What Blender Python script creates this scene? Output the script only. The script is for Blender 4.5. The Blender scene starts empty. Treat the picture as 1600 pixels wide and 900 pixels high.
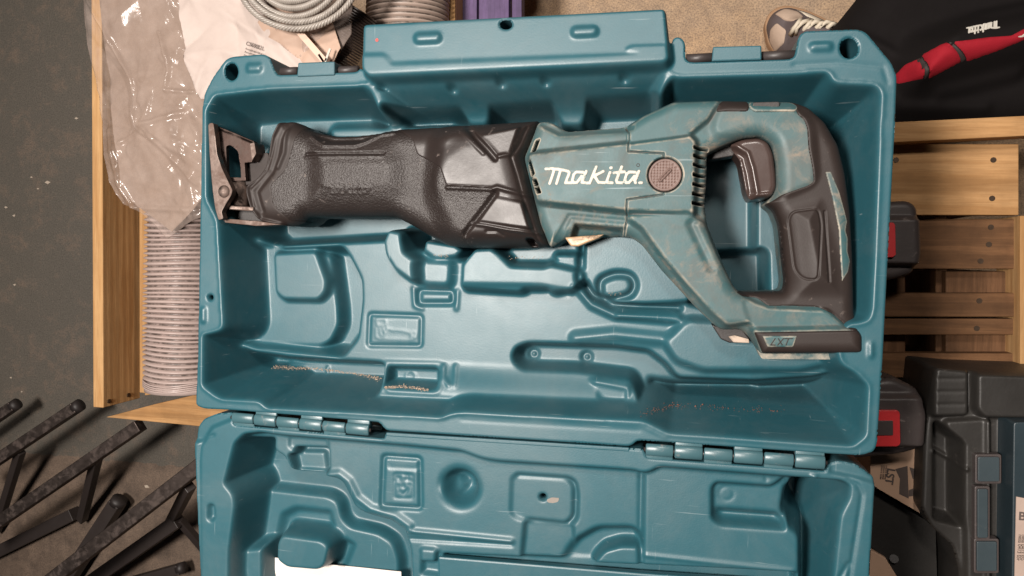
import bpy, bmesh, math, random
import numpy as np
from mathutils import Vector, Matrix
random.seed(7); rng = np.random.default_rng(7)
S = 0.0005            # one drawing unit = half a millimetre; the case rim lies at height 0
scene = bpy.context.scene
COL = scene.collection

# ---------------------------------------------------------------- camera
F = 1150.0
def unit(v): v = np.array(v, float); return v/np.linalg.norm(v)
_ex = unit((5265, 160, -F)); _ed = np.array((-685, 24900, F), float); _ed = unit(_ed-_ed.dot(_ex)*_ex)
_eu = np.cross(_ex, -_ed)
M = np.stack([_ex, -_ed, _eu], 1)              # world -> camera (x right, y down, z forward)
CAM = -M.T @ np.array((0, 0, F))
cam = bpy.data.cameras.new("camera"); camo = bpy.data.objects.new("camera", cam); COL.objects.link(camo)
cam.sensor_width = 36; cam.lens = F/1600*36; cam.clip_start = 0.02; cam.clip_end = 50
R = np.stack([M.T @ (1, 0, 0), M.T @ (0, -1, 0), M.T @ (0, 0, -1)], 1)
mw = Matrix.Identity(4)
for i in range(3):
    for j in range(3): mw[i][j] = R[i, j]
    mw[i][3] = CAM[i]*S
camo.matrix_world = mw
scene.camera = camo

# ---------------------------------------------------------------- light: a workshop room with ceiling lamps
world = bpy.data.worlds.new("World"); scene.world = world; world.use_nodes = True
bg = world.node_tree.nodes["Background"]
bg.inputs[0].default_value = (0.90, 0.92, 1.0, 1); bg.inputs[1].default_value = 0.01
def area(name, loc, target, sx, sy, power, col):
    l = bpy.data.lights.new(name, 'AREA'); l.shape = 'RECTANGLE'; l.size = sx; l.size_y = sy; l.energy = power; l.color = col
    o = bpy.data.objects.new(name, l); COL.objects.link(o); o.location = loc
    o.rotation_euler = (Vector(target)-Vector(loc)).to_track_quat('-Z', 'Y').to_euler(); return o
area("ceiling_lamp", (-0.38, 0.09, 1.38), (-0.05, 0.0, 0), 0.30, 0.24, 47.0, (1.0, 0.92, 0.85))
area("ceiling_lamp_far", (0.26, 0.98, 1.50), (0.05, 0, 0), 0.22, 0.22, 15.0, (1.0, 0.91, 0.83))
scene.view_settings.view_transform = 'Standard'; scene.view_settings.look = 'None'
scene.view_settings.exposure = 0.0; scene.view_settings.gamma = 1.0
scene.render.engine = 'CYCLES'

# ---------------------------------------------------------------- geometry helpers
def P(px, py, h=0.0):
    d = M.T @ np.array((px-800, py-450, F), float)
    t = (h-CAM[2])/d[2]
    return (CAM[0]+t*d[0], CAM[1]+t*d[1])
def P3(px, py, h=0.0): x, y = P(px, py, h); return (x, y, h)
def W(pts, h=0.0): return [P(p[0], p[1], h) for p in pts]
def fillet(pts, r, n=4):
    if r <= 0: return list(pts)
    out = []; N = len(pts)
    for i in range(N):
        a = np.array(pts[i-1]); b = np.array(pts[i]); c = np.array(pts[(i+1) % N])
        la = np.linalg.norm(a-b); lc = np.linalg.norm(c-b)
        if la < 1e-6 or lc < 1e-6: continue
        p = b+(a-b)/la*min(r, la*.46); q = b+(c-b)/lc*min(r, lc*.46)
        for k in range(n+1):
            t = k/n; out.append(tuple((1-t)**2*p+2*t*(1-t)*b+t*t*q))
    return out
def sdf(X, Y, poly):
    D = np.full(X.shape, 1e18); ins = np.zeros(X.shape, bool); n = len(poly)
    for i in range(n):
        x0, y0 = poly[i]; x1, y1 = poly[(i+1) % n]
        ex, ey = x1-x0, y1-y0; L = ex*ex+ey*ey
        if L < 1e-12: continue
        wx = X-x0; wy = Y-y0
        t = np.clip((wx*ex+wy*ey)/L, 0, 1)
        D = np.minimum(D, (wx-ex*t)**2+(wy-ey*t)**2)
        if ey != 0:
            c = (y0 > Y) != (y1 > Y); ins ^= c & (X < ex*(Y-y0)/ey+x0)
    D = np.sqrt(D); return np.where(ins, -D, D)
def pdist(X, Y, line):
    D = np.full(X.shape, 1e18)
    for (x0, y0), (x1, y1) in zip(line[:-1], line[1:]):
        ex, ey = x1-x0, y1-y0; L = ex*ex+ey*ey+1e-12
        wx = X-x0; wy = Y-y0; t = np.clip((wx*ex+wy*ey)/L, 0, 1)
        D = np.minimum(D, (wx-ex*t)**2+(wy-ey*t)**2)
    return np.sqrt(D)
def sm(t): t = np.clip(t, 0, 1); return t*t*(3-2*t)
def blur(A, s):
    r = int(3*s)+1; k = np.exp(-np.arange(-r, r+1)**2/(2*s*s)); k /= k.sum()
    for ax in (0, 1):
        pad = [(0, 0), (0, 0)]; pad[ax] = (r, r); B = np.pad(A, pad, mode='edge'); C = np.zeros_like(A)
        for i, w in enumerate(k):
            sl = [slice(None)]*2; sl[ax] = slice(i, i+A.shape[ax]); C += w*B[tuple(sl)]
        A = C
    return A

def tag(o, label=None, cat=None, group=None, kind=None):
    if label: o['label'] = label
    if cat: o['category'] = cat
    if group: o['group'] = group
    if kind: o['kind'] = kind
    return o
def thing(name, label, cat, loc=(0, 0, 0), group=None):
    o = bpy.data.objects.new(name, None); COL.objects.link(o); o.location = Vector(loc)*S; o.empty_display_size = .02
    return tag(o, label, cat, group)
def origin(parent):
    v = Vector((0, 0, 0))
    while parent is not None: v += parent.location; parent = parent.parent
    return v
def link(name, me, mat, parent=None):
    o = bpy.data.objects.new(name, me); COL.objects.link(o)
    if mat is not None and not me.materials: me.materials.append(mat)
    o.parent = parent
    return o
def mesh_np(name, V, quads, mat, parent=None, smooth=True, loc=None):
    """V in drawing units (world), quads: (n,4) or (n,3)"""
    me = bpy.data.meshes.new(name)
    o0 = np.array(origin(parent)) if loc is None else np.array(loc)*S
    V = np.asarray(V, float)*S-o0
    q = np.asarray(quads, np.int32); n, k = q.shape
    me.vertices.add(len(V)); me.vertices.foreach_set("co", V.astype(np.float32).ravel())
    me.loops.add(n*k); me.loops.foreach_set("vertex_index", q.ravel())
    me.polygons.add(n); me.polygons.foreach_set("loop_start", np.arange(0, n*k, k, dtype=np.int32))
    sf = np.full(n, bool(smooth)) if np.isscalar(smooth) else np.asarray(smooth, bool)
    me.polygons.foreach_set("use_smooth", sf)
    me.update(calc_edges=True); me.validate()
    o = link(name, me, mat, parent)
    if loc is not None: o.location = Vector(loc)*S
    return o
def mesh_py(name, V, Fs, mat, parent=None, smooth=False, loc=None):
    me = bpy.data.meshes.new(name)
    o0 = origin(parent) if loc is None else Vector(loc)*S
    me.from_pydata([Vector(v)*S-o0 for v in V], [], Fs); me.update()
    if smooth: me.polygons.foreach_set("use_smooth", [True]*len(me.polygons))
    o = link(name, me, mat, parent)
    if loc is not None: o.location = Vector(loc)*S
    return o
def from_bm(name, bm, mat, parent=None, smooth=False, loc=None):
    bmesh.ops.recalc_face_normals(bm, faces=bm.faces)
    me = bpy.data.meshes.new(name); o0 = origin(parent) if loc is None else Vector(loc)*S
    for v in bm.verts: v.co = Vector(v.co)*S-o0
    bm.to_mesh(me); bm.free()
    if smooth: me.polygons.foreach_set("use_smooth", [True]*len(me.polygons))
    o = link(name, me, mat, parent)
    if loc is not None: o.location = Vector(loc)*S
    return o

class Relief:
    """height field over the plan (x, y), later cut to an outline and closed with side walls"""
    def __init__(s, x0, y0, x1, y1, step, h=0.0):
        nx = int((x1-x0)/step)+2; ny = int((y1-y0)/step)+2
        s.x0, s.y0, s.step = x0, y0, step
        s.X, s.Y = np.meshgrid(x0+np.arange(nx)*step, y0+np.arange(ny)*step, indexing='ij')
        s.H = np.full(s.X.shape, float(h))
    @classmethod
    def over(c, poly, step, h=0.0, m=3):
        xs = [p[0] for p in poly]; ys = [p[1] for p in poly]
        return c(min(xs)-m*step, min(ys)-m*step, max(xs)+m*step, max(ys)+m*step, step, h)
    def win(s, pts, m):
        xs = [p[0] for p in pts]; ys = [p[1] for p in pts]; nx, ny = s.X.shape
        a = max(0, int((min(xs)-m-s.x0)/s.step)); b = min(nx, int((max(xs)+m-s.x0)/s.step)+2)
        c = max(0, int((min(ys)-m-s.y0)/s.step)); d = min(ny, int((max(ys)+m-s.y0)/s.step)+2)
        return (slice(a, max(a, b)), slice(c, max(c, d)))
    def _mask(s, wp, w, side, r):
        wp = fillet(wp, r); sl = s.win(wp, w+2)
        D = sdf(s.X[sl], s.Y[sl], wp)
        if side == 'in': m = sm(-D/w)
        elif side == 'out': m = sm(1-D/w)
        else: m = sm(.5-D/w)
        return sl, m
    def level(s, pts, h, w=12, e=0.0, side=None, r=6, world=False, mode=None):
        wp = pts if world else W(pts, e)
        if side is None: side = 'in' if h < e else 'out'
        sl, m = s._mask(wp, w, side, r); Hn = s.H[sl]*(1-m)+h*m
        if mode == 'max': Hn = np.maximum(Hn, s.H[sl])
        if mode == 'min': Hn = np.minimum(Hn, s.H[sl])
        s.H[sl] = Hn; return s
    def add(s, pts, dh, w=6, e=0.0, side='mid', r=4, world=False):
        wp = pts if world else W(pts, e)
        sl, m = s._mask(wp, w, side, r); s.H[sl] += dh*m; return s
    def groove(s, line, dh, wd, e=0.0, flat=0.0):
        wl = W(line, e); sl = s.win(wl, wd+2)
        D = pdist(s.X[sl], s.Y[sl], wl); s.H[sl] += dh*sm((wd-D)/(wd*(1-flat)+1e-9)); return s
    def ring(s, pts, dh, wd, e=0.0, r=4):
        wp = fillet(W(pts, e), r); return s._groovew(wp+[wp[0]], dh, wd)
    def _groovew(s, wl, dh, wd):
        sl = s.win(wl, wd+2); D = pdist(s.X[sl], s.Y[sl], wl); s.H[sl] += dh*sm((wd-D)/wd); return s
    def dent(s, px, py, e, r, dh, p=2):
        x, y = P(px, py, e); sl = s.win([(x, y)], r*3)
        d = np.hypot(s.X[sl]-x, s.Y[sl]-y); s.H[sl] += dh*np.exp(-(d/r)**p); return s
    def dimple(s, px, py, e, rx, ry, dh):
        x, y = P(px, py, e); sl = s.win([(x, y)], rx*3)
        d = np.hypot((s.X[sl]-x)/rx, (s.Y[sl]-y)/ry); s.H[sl] += dh*np.exp(-d**4); return s
    def circle(s, px, py, e, r, dh, wd=1.6):
        x, y = P(px, py, e); return s._groovew([(x+r*math.cos(a), y+r*math.sin(a)) for a in np.linspace(0, 2*math.pi, 25)], dh, wd)
    def wall(s, wp, draft, top=0.0, lip=6.0, rim=None):
        sl = s.win(wp, 2) if rim is None else (slice(None), slice(None)); D = sdf(s.X[sl], s.Y[sl], wp); d = np.maximum(-D, 0)
        Wl = top-draft*np.maximum(d-lip*.5, 0)*sm(d/lip)
        s.H[sl] = np.where(D < 0, np.maximum(s.H[sl], Wl), s.H[sl] if rim is None else rim); return s
    def round_off(s, wp, rr, holes=()):
        D = sdf(s.X, s.Y, wp)
        for h in holes: D = np.maximum(D, -sdf(s.X, s.Y, h))
        q = np.clip(-D, 0, rr); s.H -= rr-np.sqrt(np.maximum(rr*rr-(rr-q)**2, 0)); return s
    def blur(s, k): s.H = blur(s.H, k/s.step); return s
    def build(s, name, outline, bottom, mat, parent=None, holes=(), rr=0.0, H=None, cap=True, delta=0.0, edge=0.0, loc=None, field=None):
        sl = s.win(outline, 3*s.step)
        X, Y, H = s.X[sl], s.Y[sl], (s.H if H is None else H)[sl].copy()
        D = sdf(X, Y, outline) if field is None else field(X, Y)
        for hp in holes: D = np.maximum(D, -sdf(X, Y, hp))
        gx, gy = np.gradient(D, s.step); g = np.hypot(gx, gy)+1e-9; gx /= g; gy /= g
        inn = D < 0
        cells = inn[:-1, :-1] | inn[1:, :-1] | inn[1:, 1:] | inn[:-1, 1:]
        dout = np.where(D > 0, D, 0)
        near = (D > -s.step*.35) & (D < 0); mv = np.where(near, D, dout)
        Xs = X-gx*mv; Ys = Y-gy*mv
        d = np.maximum(-D, 0); d = np.where(near, 0, d)
        if rr > 0:
            q = np.clip(d, 0, rr); H = H-(rr-np.sqrt(np.maximum(rr*rr-(rr-q)**2, 0)))
        if delta: H = H+delta*(np.sqrt(np.clip(1-(1-np.clip(d/max(edge, 1e-6), 0, 1))**2, 0, 1)) if edge > 0 else 1.0)
        used = np.zeros(X.shape, bool)
        used[:-1, :-1] |= cells; used[1:, :-1] |= cells; used[1:, 1:] |= cells; used[:-1, 1:] |= cells
        idx = np.full(X.shape, -1, np.int64); idx[used] = np.arange(used.sum()); n = int(used.sum())
        V = np.stack([Xs[used], Ys[used], H[used]], 1)
        i, j = np.nonzero(cells)
        q = np.stack([idx[i, j], idx[i+1, j], idx[i+1, j+1], idx[i, j+1]], 1)
        # border edges
        E = np.concatenate([q[:, [0, 1]], q[:, [1, 2]], q[:, [2, 3]], q[:, [3, 0]]])
        key = np.minimum(E[:, 0], E[:, 1])*n+np.maximum(E[:, 0], E[:, 1])
        u, inv, cnt = np.unique(key, return_inverse=True, return_counts=True)
        B = E[cnt[inv] == 1]
        bv = np.unique(B); mp = np.full(n, -1, np.int64); mp[bv] = np.arange(len(bv)); k = len(bv)
        Vt = V[bv].copy(); Vb = V[bv].copy()
        Vb[:, 2] = bottom if np.isscalar(bottom) else bottom(Vb)
        Vb[:, 2] = np.minimum(Vb[:, 2], Vt[:, 2]-.2)
        sk = np.stack([n+mp[B[:, 1]], n+mp[B[:, 0]], n+k+mp[B[:, 0]], n+k+mp[B[:, 1]]], 1)
        VV = np.concatenate([V, Vt, Vb]); Q = np.concatenate([q, sk])
        if cap and np.isscalar(bottom):
            Vc = V.copy(); Vc[:, 2] = np.minimum(bottom, Vc[:, 2]-.2); Q = np.concatenate([Q, (q+len(VV))[:, ::-1]]); VV = np.concatenate([VV, Vc])
        return mesh_np(name, VV, Q, mat, parent, True, loc)

def tube(pts, r, seg=10, caps=True, bm=None):
    """round bar along pts (drawing units); r scalar or list"""
    bm = bm or bmesh.new(); pts = [Vector(p) for p in pts]; n = len(pts); rs = r if hasattr(r, '__len__') else [r]*n
    rings = []; up = None
    for i in range(n):
        t = (pts[min(i+1, n-1)]-pts[max(i-1, 0)]).normalized()
        if up is None: up = Vector((0, 0, 1)) if abs(t.z) < .9 else Vector((1, 0, 0))
        a = t.cross(up).normalized(); b = a.cross(t).normalized(); up = b
        rings.append([bm.verts.new(pts[i]+(a*math.cos(2*math.pi*k/seg)+b*math.sin(2*math.pi*k/seg))*rs[i]) for k in range(seg)])
    for i in range(n-1):
        for k in range(seg): bm.faces.new((rings[i][k], rings[i][(k+1) % seg], rings[i+1][(k+1) % seg], rings[i+1][k]))
    if caps: bm.faces.new(rings[0][::-1]); bm.faces.new(rings[-1])
    return bm
def box_bm(c, size, rot=None, bev=0.0, bm=None, seg=2):
    b = bmesh.new(); bmesh.ops.create_cube(b, size=1)
    for v in b.verts: v.co = Vector((v.co.x*size[0], v.co.y*size[1], v.co.z*size[2]))
    if bev > 0: bmesh.ops.bevel(b, geom=list(b.edges), offset=bev, segments=seg, affect='EDGES', profile=.5)
    mt = Matrix.Translation(Vector(c)) @ (rot.to_4x4() if rot is not None else Matrix.Identity(4))
    b.transform(mt)
    if bm is None: return b
    me = bpy.data.meshes.new('tmp'); b.to_mesh(me); b.free(); bm.from_mesh(me); bpy.data.meshes.remove(me); return bm
def prism_bm(poly, z0, z1, bev=0.0, bm=None):
    """flat plate over a plan polygon (world units)"""
    b = bmesh.new(); vs = [b.verts.new((p[0], p[1], z0)) for p in poly]; f = b.faces.new(vs)
    r = bmesh.ops.extrude_face_region(b, geom=[f])
    for v in r['geom']:
        if isinstance(v, bmesh.types.BMVert): v.co.z = z1
    bmesh.ops.recalc_face_normals(b, faces=b.faces)
    if bev > 0:
        bmesh.ops.bevel(b, geom=[e for e in b.edges if e.is_manifold and e.calc_face_angle(0) > .5], offset=bev, segments=2, affect='EDGES', profile=.5, clamp_overlap=True)
    if bm is None: return b
    me = bpy.data.meshes.new('tmp'); b.to_mesh(me); b.free(); bm.from_mesh(me); bpy.data.meshes.remove(me); return bm
def bar_bm(a, b, w, h, bev=0, bm=None, roll=0.0):
    a = Vector(a); b = Vector(b); d = b-a
    q = d.to_track_quat('X', 'Z'); rot = q.to_matrix() @ Matrix.Rotation(roll, 3, 'X')
    return box_bm((a+b)/2, (d.length, w, h), rot, bev, bm)

# ---------------------------------------------------------------- materials (all procedural)
class NT:
    def __init__(s, name):
        s.m = bpy.data.materials.new(name); s.m.use_nodes = True; s.t = s.m.node_tree; s.n = s.t.nodes
        s.b = s.n["Principled BSDF"]; s.out = s.n["Material Output"]
        s.co = s.n.new("ShaderNodeTexCoord").outputs['Object']
    def node(s, ty, **kw):
        n = s.n.new(ty)
        for k, v in kw.items():
            if k.startswith('i_'):
                key = k[2:]; key = int(key) if key.isdigit() else key
                if hasattr(v, 'is_linked') or isinstance(v, bpy.types.NodeSocket): s.t.links.new(v, n.inputs[key])
                else: n.inputs[key].default_value = v
            else: setattr(n, k, v)
        return n
    def mapping(s, scale): return s.node("ShaderNodeMapping", i_Vector=s.co, i_Scale=scale).outputs[0]
    def noise(s, scale, detail=4, rough=.55, dist=0.0, co=None):
        return s.node("ShaderNodeTexNoise", i_Vector=co or s.co, i_Scale=scale, i_Detail=detail, i_Roughness=rough, i_Distortion=dist).outputs['Fac']
    def ramp(s, fac, stops, interp='LINEAR'):
        n = s.node("ShaderNodeValToRGB", i_Fac=fac); cr = n.color_ramp; cr.interpolation = interp
        while len(cr.elements) < len(stops): cr.elements.new(.5)
        for e, (p, c) in zip(cr.elements, stops):
            e.position = p; e.color = (c, c, c, 1) if not hasattr(c, '__len__') else (*c, 1)
        return n.outputs[0]
    def mix(s, fac, a, b, blend='MIX'):
        n = s.n.new("ShaderNodeMix"); n.data_type = 'RGBA'; n.blend_type = blend
        for sock, v in ((n.inputs[0], fac), (n.inputs[6], a), (n.inputs[7], b)):
            if isinstance(v, bpy.types.NodeSocket): s.t.links.new(v, sock)
            elif hasattr(v, '__len__'): sock.default_value = (*v, 1) if len(v) == 3 else v
            else: sock.default_value = v
        return n.outputs[2]
    def set(s, key, v):
        if isinstance(v, bpy.types.NodeSocket): s.t.links.new(v, s.b.inputs[key])
        else: s.b.inputs[key].default_value = (*v, 1) if hasattr(v, '__len__') and len(v) == 3 else v
    def bump(s, height, strength, dist=0.001, prev=None):
        kw = dict(i_Height=height, i_Strength=strength, i_Distance=dist)
        if prev is not None: kw['i_Normal'] = prev
        return s.node("ShaderNodeBump", **kw).outputs[0]
def sc(c, k): return tuple(min(1, x*k) for x in c)
def plastic(name, col, rough=.45, grain=900, gs=.12, var=.12, scuff=None, scuff_lo=.62, scuff_hi=.72, scuff_scale=60, spec=.5, rvar=.12, gd=.0004, edge=None, edge_lo=.508, edge_hi=.535, dust=0.0, grime=0.0):
    t = NT(name); n1 = t.noise(14, 5, .6); c = t.mix(n1, sc(col, 1-var), sc(col, 1+var))
    n2 = t.noise(170, 4, .65)
    c = t.mix(t.ramp(n2, [(.35, 0), (.75, .35)]), c, sc(col, .8))
    r = t.node("ShaderNodeMapRange", i_Value=t.noise(40, 4), i_3=rough-rvar, i_4=rough+rvar).outputs[0]
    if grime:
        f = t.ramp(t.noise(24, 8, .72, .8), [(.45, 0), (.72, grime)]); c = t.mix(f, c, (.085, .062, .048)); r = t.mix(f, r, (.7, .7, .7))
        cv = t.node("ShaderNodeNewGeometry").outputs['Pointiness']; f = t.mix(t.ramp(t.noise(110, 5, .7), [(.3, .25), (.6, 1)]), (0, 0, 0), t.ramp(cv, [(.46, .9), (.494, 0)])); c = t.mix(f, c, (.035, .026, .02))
    if dust:
        f = t.ramp(t.noise(11, 7, .7, .5), [(.45, 0), (.75, dust)]); c = t.mix(f, c, (.26, .24, .22)); r = t.mix(f, r, (.7, .7, .7))
        st = t.node("ShaderNodeTexNoise", i_Vector=t.node("ShaderNodeMapping", i_Vector=t.co, i_Rotation=(0, 0, .6), i_Scale=(18, 500, 60)).outputs[0], i_Scale=1.0, i_Detail=3.0).outputs['Fac']
        st2 = t.node("ShaderNodeTexNoise", i_Vector=t.node("ShaderNodeMapping", i_Vector=t.co, i_Rotation=(0, 0, -.35), i_Scale=(600, 25, 60)).outputs[0], i_Scale=1.0, i_Detail=3.0).outputs['Fac']
        c = t.mix(t.ramp(st, [(.70, 0), (.78, .5)]), c, (.30, .36, .38)); c = t.mix(t.ramp(st2, [(.72, 0), (.80, .5)]), c, (.30, .36, .38))
    if scuff is not None:
        big = t.ramp(t.noise(scuff_scale*.25, 3), [(.42, 0), (.62, 1)])
        f = t.ramp(t.noise(scuff_scale, 9, .72, .6), [(scuff_lo, 0), (scuff_hi, 1)])
        f2 = t.mix(big, (0, 0, 0), f); c = t.mix(f2, c, scuff); r = t.mix(f2, r, (.75, .75, .75))
    if edge is not None:
        pt = t.node("ShaderNodeNewGeometry").outputs['Pointiness']
        f = t.mix(t.ramp(t.noise(70, 6, .7), [(.38, 0), (.62, 1)]), (0, 0, 0), t.ramp(pt, [(edge_lo, 0), (edge_hi, 1)])); c = t.mix(f, c, edge); r = t.mix(f, r, (.6, .6, .6))
    t.set('Base Color', c); t.set('Roughness', r); t.set('Specular IOR Level', spec)
    if gs > 0: t.set('Normal', t.bump(t.noise(grain, 3, .6), gs, gd))
    return t.m
def metal(name, col, rough=.35, rust=None, rl=.55, rh=.7):
    t = NT(name); c = t.mix(t.noise(90, 6, .7), sc(col, .55), sc(col, 1.2)); r = t.node("ShaderNodeMapRange", i_Value=t.noise(120, 5), i_3=rough-.15, i_4=rough+.25).outputs[0]
    mt = 1.0
    if rust is not None:
        f = t.ramp(t.noise(60, 8, .7, .4), [(rl, 0), (rh, 1)]); c = t.mix(f, c, rust); r = t.mix(f, r, (.85, .85, .85)); mt = t.ramp(f, [(0, 1), (1, 0)])
    t.set('Base Color', c); t.set('Roughness', r); t.set('Metallic', mt); t.set('Normal', t.bump(t.noise(400, 4), .15, .0004)); return t.m
def wood(name, c0, c1, axis='x', knot=True, sc_=1.0, dirt=.0):
    t = NT(name); st = {'x': (5, 95, 95), 'y': (95, 5, 95), 'z': (95, 95, 5)}[axis]
    mp = t.mapping(tuple(v*sc_ for v in st)); g = t.noise(1.0, 7, .65, .5, mp)
    mp2 = t.mapping(tuple(v*sc_*4 for v in st)); g2 = t.noise(1.4, 4, .6, .1, mp2)
    c = t.mix(t.ramp(g, [(.42, 0), (.60, 1)]), c0, c1); c = t.mix(t.ramp(g2, [(.45, 0), (.75, .4)]), c, sc(c1, .62))
    if knot:
        w = t.node("ShaderNodeTexWave", wave_type='RINGS', i_Vector=t.mapping(tuple(v*.14*sc_ for v in st)), i_Scale=1.6, i_Distortion=3.5, i_Detail=2.0).outputs['Fac']
        c = t.mix(t.ramp(w, [(.2, .35), (.7, 0)]), c, sc(c1, .6))
    if dirt: c = t.mix(t.ramp(t.noise(18, 6, .7), [(.45, 0), (.75, dirt)]), c, sc(c1, .25))
    t.set('Base Color', c); t.set('Roughness', .7); t.set('Specular IOR Level', .25); t.set('Normal', t.bump(g2, .35, .0006)); return t.m
# ================================================================ the tool case
TEAL = (0.0185, 0.083, 0.106)
M_case = plastic("case_plastic", TEAL, .43, 800, .18, .06, scuff=(.42, .46, .46), scuff_lo=.69, scuff_hi=.8, scuff_scale=90, spec=.55, rvar=.06, dust=.12)
M_case2 = plastic("hinge_plastic", (.045, .105, .122), .36, 500, .15, .1, scuff=(.22, .20, .19), scuff_lo=.56, scuff_hi=.72, scuff_scale=120)
M_dark = plastic("pin_plastic", (.035, .028, .027), .5, 500, .2)
case = thing("tool_case", "open teal moulded plastic tool case holding the reciprocating saw, lid folded down", "tool case", P3(830, 400, -265))

# ---- base tray
out_t = (W([(305, 634), (308, 560), (311, 400), (315, 170), (319, 145), (332, 120), (352, 92), (362, 88), (410, 84), (420, 88), (428, 110), (434, 117), (557, 112), (562, 106)])
         + W([(563, 106), (565, 36), (1040, 11), (1047, 70)], 25) + W([(1052, 58), (1063, 57), (1071, 66), (1071, 92), (1078, 97), (1234, 92), (1242, 88), (1248, 56), (1257, 48), (1342, 45), (1354, 50), (1394, 98), (1402, 118),
            (1399, 200), (1388, 400), (1380, 560), (1371, 695), (1365, 707), (1345, 712), (1290, 709), (1006, 689), (996, 689), (985, 698), (602, 673), (592, 660), (580, 659), (362, 641), (318, 639)]))
out_t = fillet(out_t, 7)
T = Relief.over(out_t, 1.8, 0.0)
T.level([(567, 38), (1039, 13), (1046, 92), (1038, 99), (577, 121), (565, 108)], 25, 5, 25, 'out', 5)
# latch box pads, sockets, rim bumps
for (x, y, e) in ((669, 60, 25), (914, 50, 25)):
    T.add([(x-20, y-6), (x+20, y-8), (x+20, y+6), (x-20, y+8)], 6, 4, e, 'mid', 7)
T.add([(563, 86), (600, 85), (608, 92), (612, 100), (1000, 84), (975, 80), (985, 72), (1042, 70), (1046, 96), (566, 118)], 2.5, 3, 25, 'mid', 5)
for (x, y, w_, h_) in ((398, 107, 11, 6), (1282, 74, 17, 6)):
    T.add([(x-w_, y-h_), (x+w_, y-h_-1), (x+w_, y+h_-1), (x-w_, y+h_)], 4.5, 4, 0, 'mid', 4)
for (x, y) in ((319, 492), (1361, 547)): T.add([(x-4, y-12), (x+3, y-12), (x+3, y+12), (x-4, y+12)], 4, 3, 0, 'mid', 3)
T.groove([(1240, 101), (1310, 97), (1380, 104), (1388, 130)], -2, 3)
# interior
inn_l = [(337, 345), (320, 312), (319, 172), (334, 146), (402, 138), (428, 136), (562, 131)]
inn_box = [(577, 121), (1040, 98)]
inn_r = [(1056, 117), (1240, 112), (1292, 108), (1300, 113), (1307, 126), (1370, 129), (1382, 141), (1379, 200), (1372, 400), (1367, 488), (1361, 503), (1345, 509), (1326, 510), (1312, 540), (1318, 566), (1340, 578), (1362, 601), (1358, 683), (1334, 702), (1290, 699), (1100, 685), (1045, 682), (1005, 662), (722, 647), (705, 649), (690, 656), (415, 641), (404, 630), (346, 627), (334, 621), (313, 605), (314, 520), (336, 515), (346, 511)]
RIM_T = T.H.copy()
T.level([(575, 121), (1042, 98), (1038, 260), (612, 260)], -75, 52, 25, 'in', 6)
inner = W(inn_l)+W([(600, 150), (612, 178), (1026, 160), (1040, 140)], -55)+W(inn_r)
T.level(inner, -82, 24, 0, 'in', 8, world=True)
# south wall: a long slope under the hinge
T.level([(400, 640), (700, 655), (1005, 668), (1005, 622), (700, 604), (400, 590)], -60, 60, 0, 'mid', 6, mode='max')
# saw cavity with the pillars under the latch box
sawc = (W([(345, 345), (330, 310), (328, 175), (345, 153), (560, 140)], -30)+W([(612, 196), (621, 173), (726, 169), (733, 192), (757, 192), (767, 167), (868, 161), (879, 192), (907, 192), (918, 158), (1022, 152), (1036, 166)], -75)
        + W([(1050, 130), (1290, 122), (1310, 138), (1370, 145), (1362, 490)], -30)+W([(1330, 500), (1180, 498), (1120, 490), (1060, 474), (935, 462), (912, 440), (905, 376), (800, 395), (720, 410), (660, 395), (600, 378), (545, 381), (420, 388)], -82))
T.level(sawc, -160, 18, 0, 'in', 6, world=True)
T.level([(335, 160), (420, 155), (560, 150), (585, 200), (430, 215), (400, 260), (345, 250)], -118, 30, -118, 'out', 10)
T.level([(520, 205), (700, 200), (700, 212), (520, 214)], -95, 20, -95, 'out', 4)
# handle well behind the grip
T.level([(1186, 230), (1240, 230), (1240, 470), (1186, 470)], -118, 10, -100, 'out', 6)
T.level([(1090, 400), (1185, 395), (1187, 468), (1110, 470)], -190, 8, -190, 'out', 6)
# ridge: saw rest
T.level([(721, 448), (723, 414), (741, 390), (768, 389), (797, 418), (850, 420), (860, 416), (904, 425), (907, 436), (890, 451), (862, 454), (855, 448), (818, 448), (810, 453)], -40, 11, -40, 'out', 4)
T.level([(600, 376), (606, 360), (625, 364), (628, 395), (651, 412), (655, 422), (652, 435), (640, 436), (617, 419), (603, 397)], -40, 11, -40, 'out', 4)
T.level([(662, 412), (700, 414), (698, 442), (664, 440)], -68, 14, -68, 'out', 6)
T.level([(664, 376), (712, 384), (722, 392), (712, 400), (680, 402), (662, 390)], -70, 8, -70, 'out', 3)
T.level([(798, 388), (868, 390), (856, 404), (810, 406)], -84, 8, -84, 'out', 3)
T.level([(868, 400), (906, 400), (906, 418), (872, 408)], -60, 8, -60, 'out', 3)
T.groove([(735, 448), (850, 450), (885, 456)], -6, 9, -80)
# right plate with oval dimple, and its raised outer bead
T.level([(914, 360), (1040, 370), (1080, 470), (1000, 474), (960, 470), (930, 455), (914, 432)], -64, 6, -64, 'out', 8)
T.groove([(908, 380), (908, 436), (925, 462), (955, 477), (1062, 482)], -16, 6, -78)
T.groove([(903, 450), (925, 476), (960, 492), (1062, 500)], 12, 10, -78)
T.add([(965, 488), (1000, 486), (1062, 490), (1062, 496), (960, 497)], 5, 4, -76, 'mid', 3)
T.ring([(936, 438), (960, 428), (985, 430), (993, 446), (985, 462), (955, 469), (938, 466)], -16, 8, -64, 10)
# small recess left of the ridge
T.ring([(654, 454), (706, 455), (707, 474), (654, 474)], -7, 6, -80, 5)
T.groove([(646, 450), (648, 478), (660, 482)], 3, 5, -80); T.groove([(715, 455), (713, 482)], 3, 6, -80)
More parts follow.
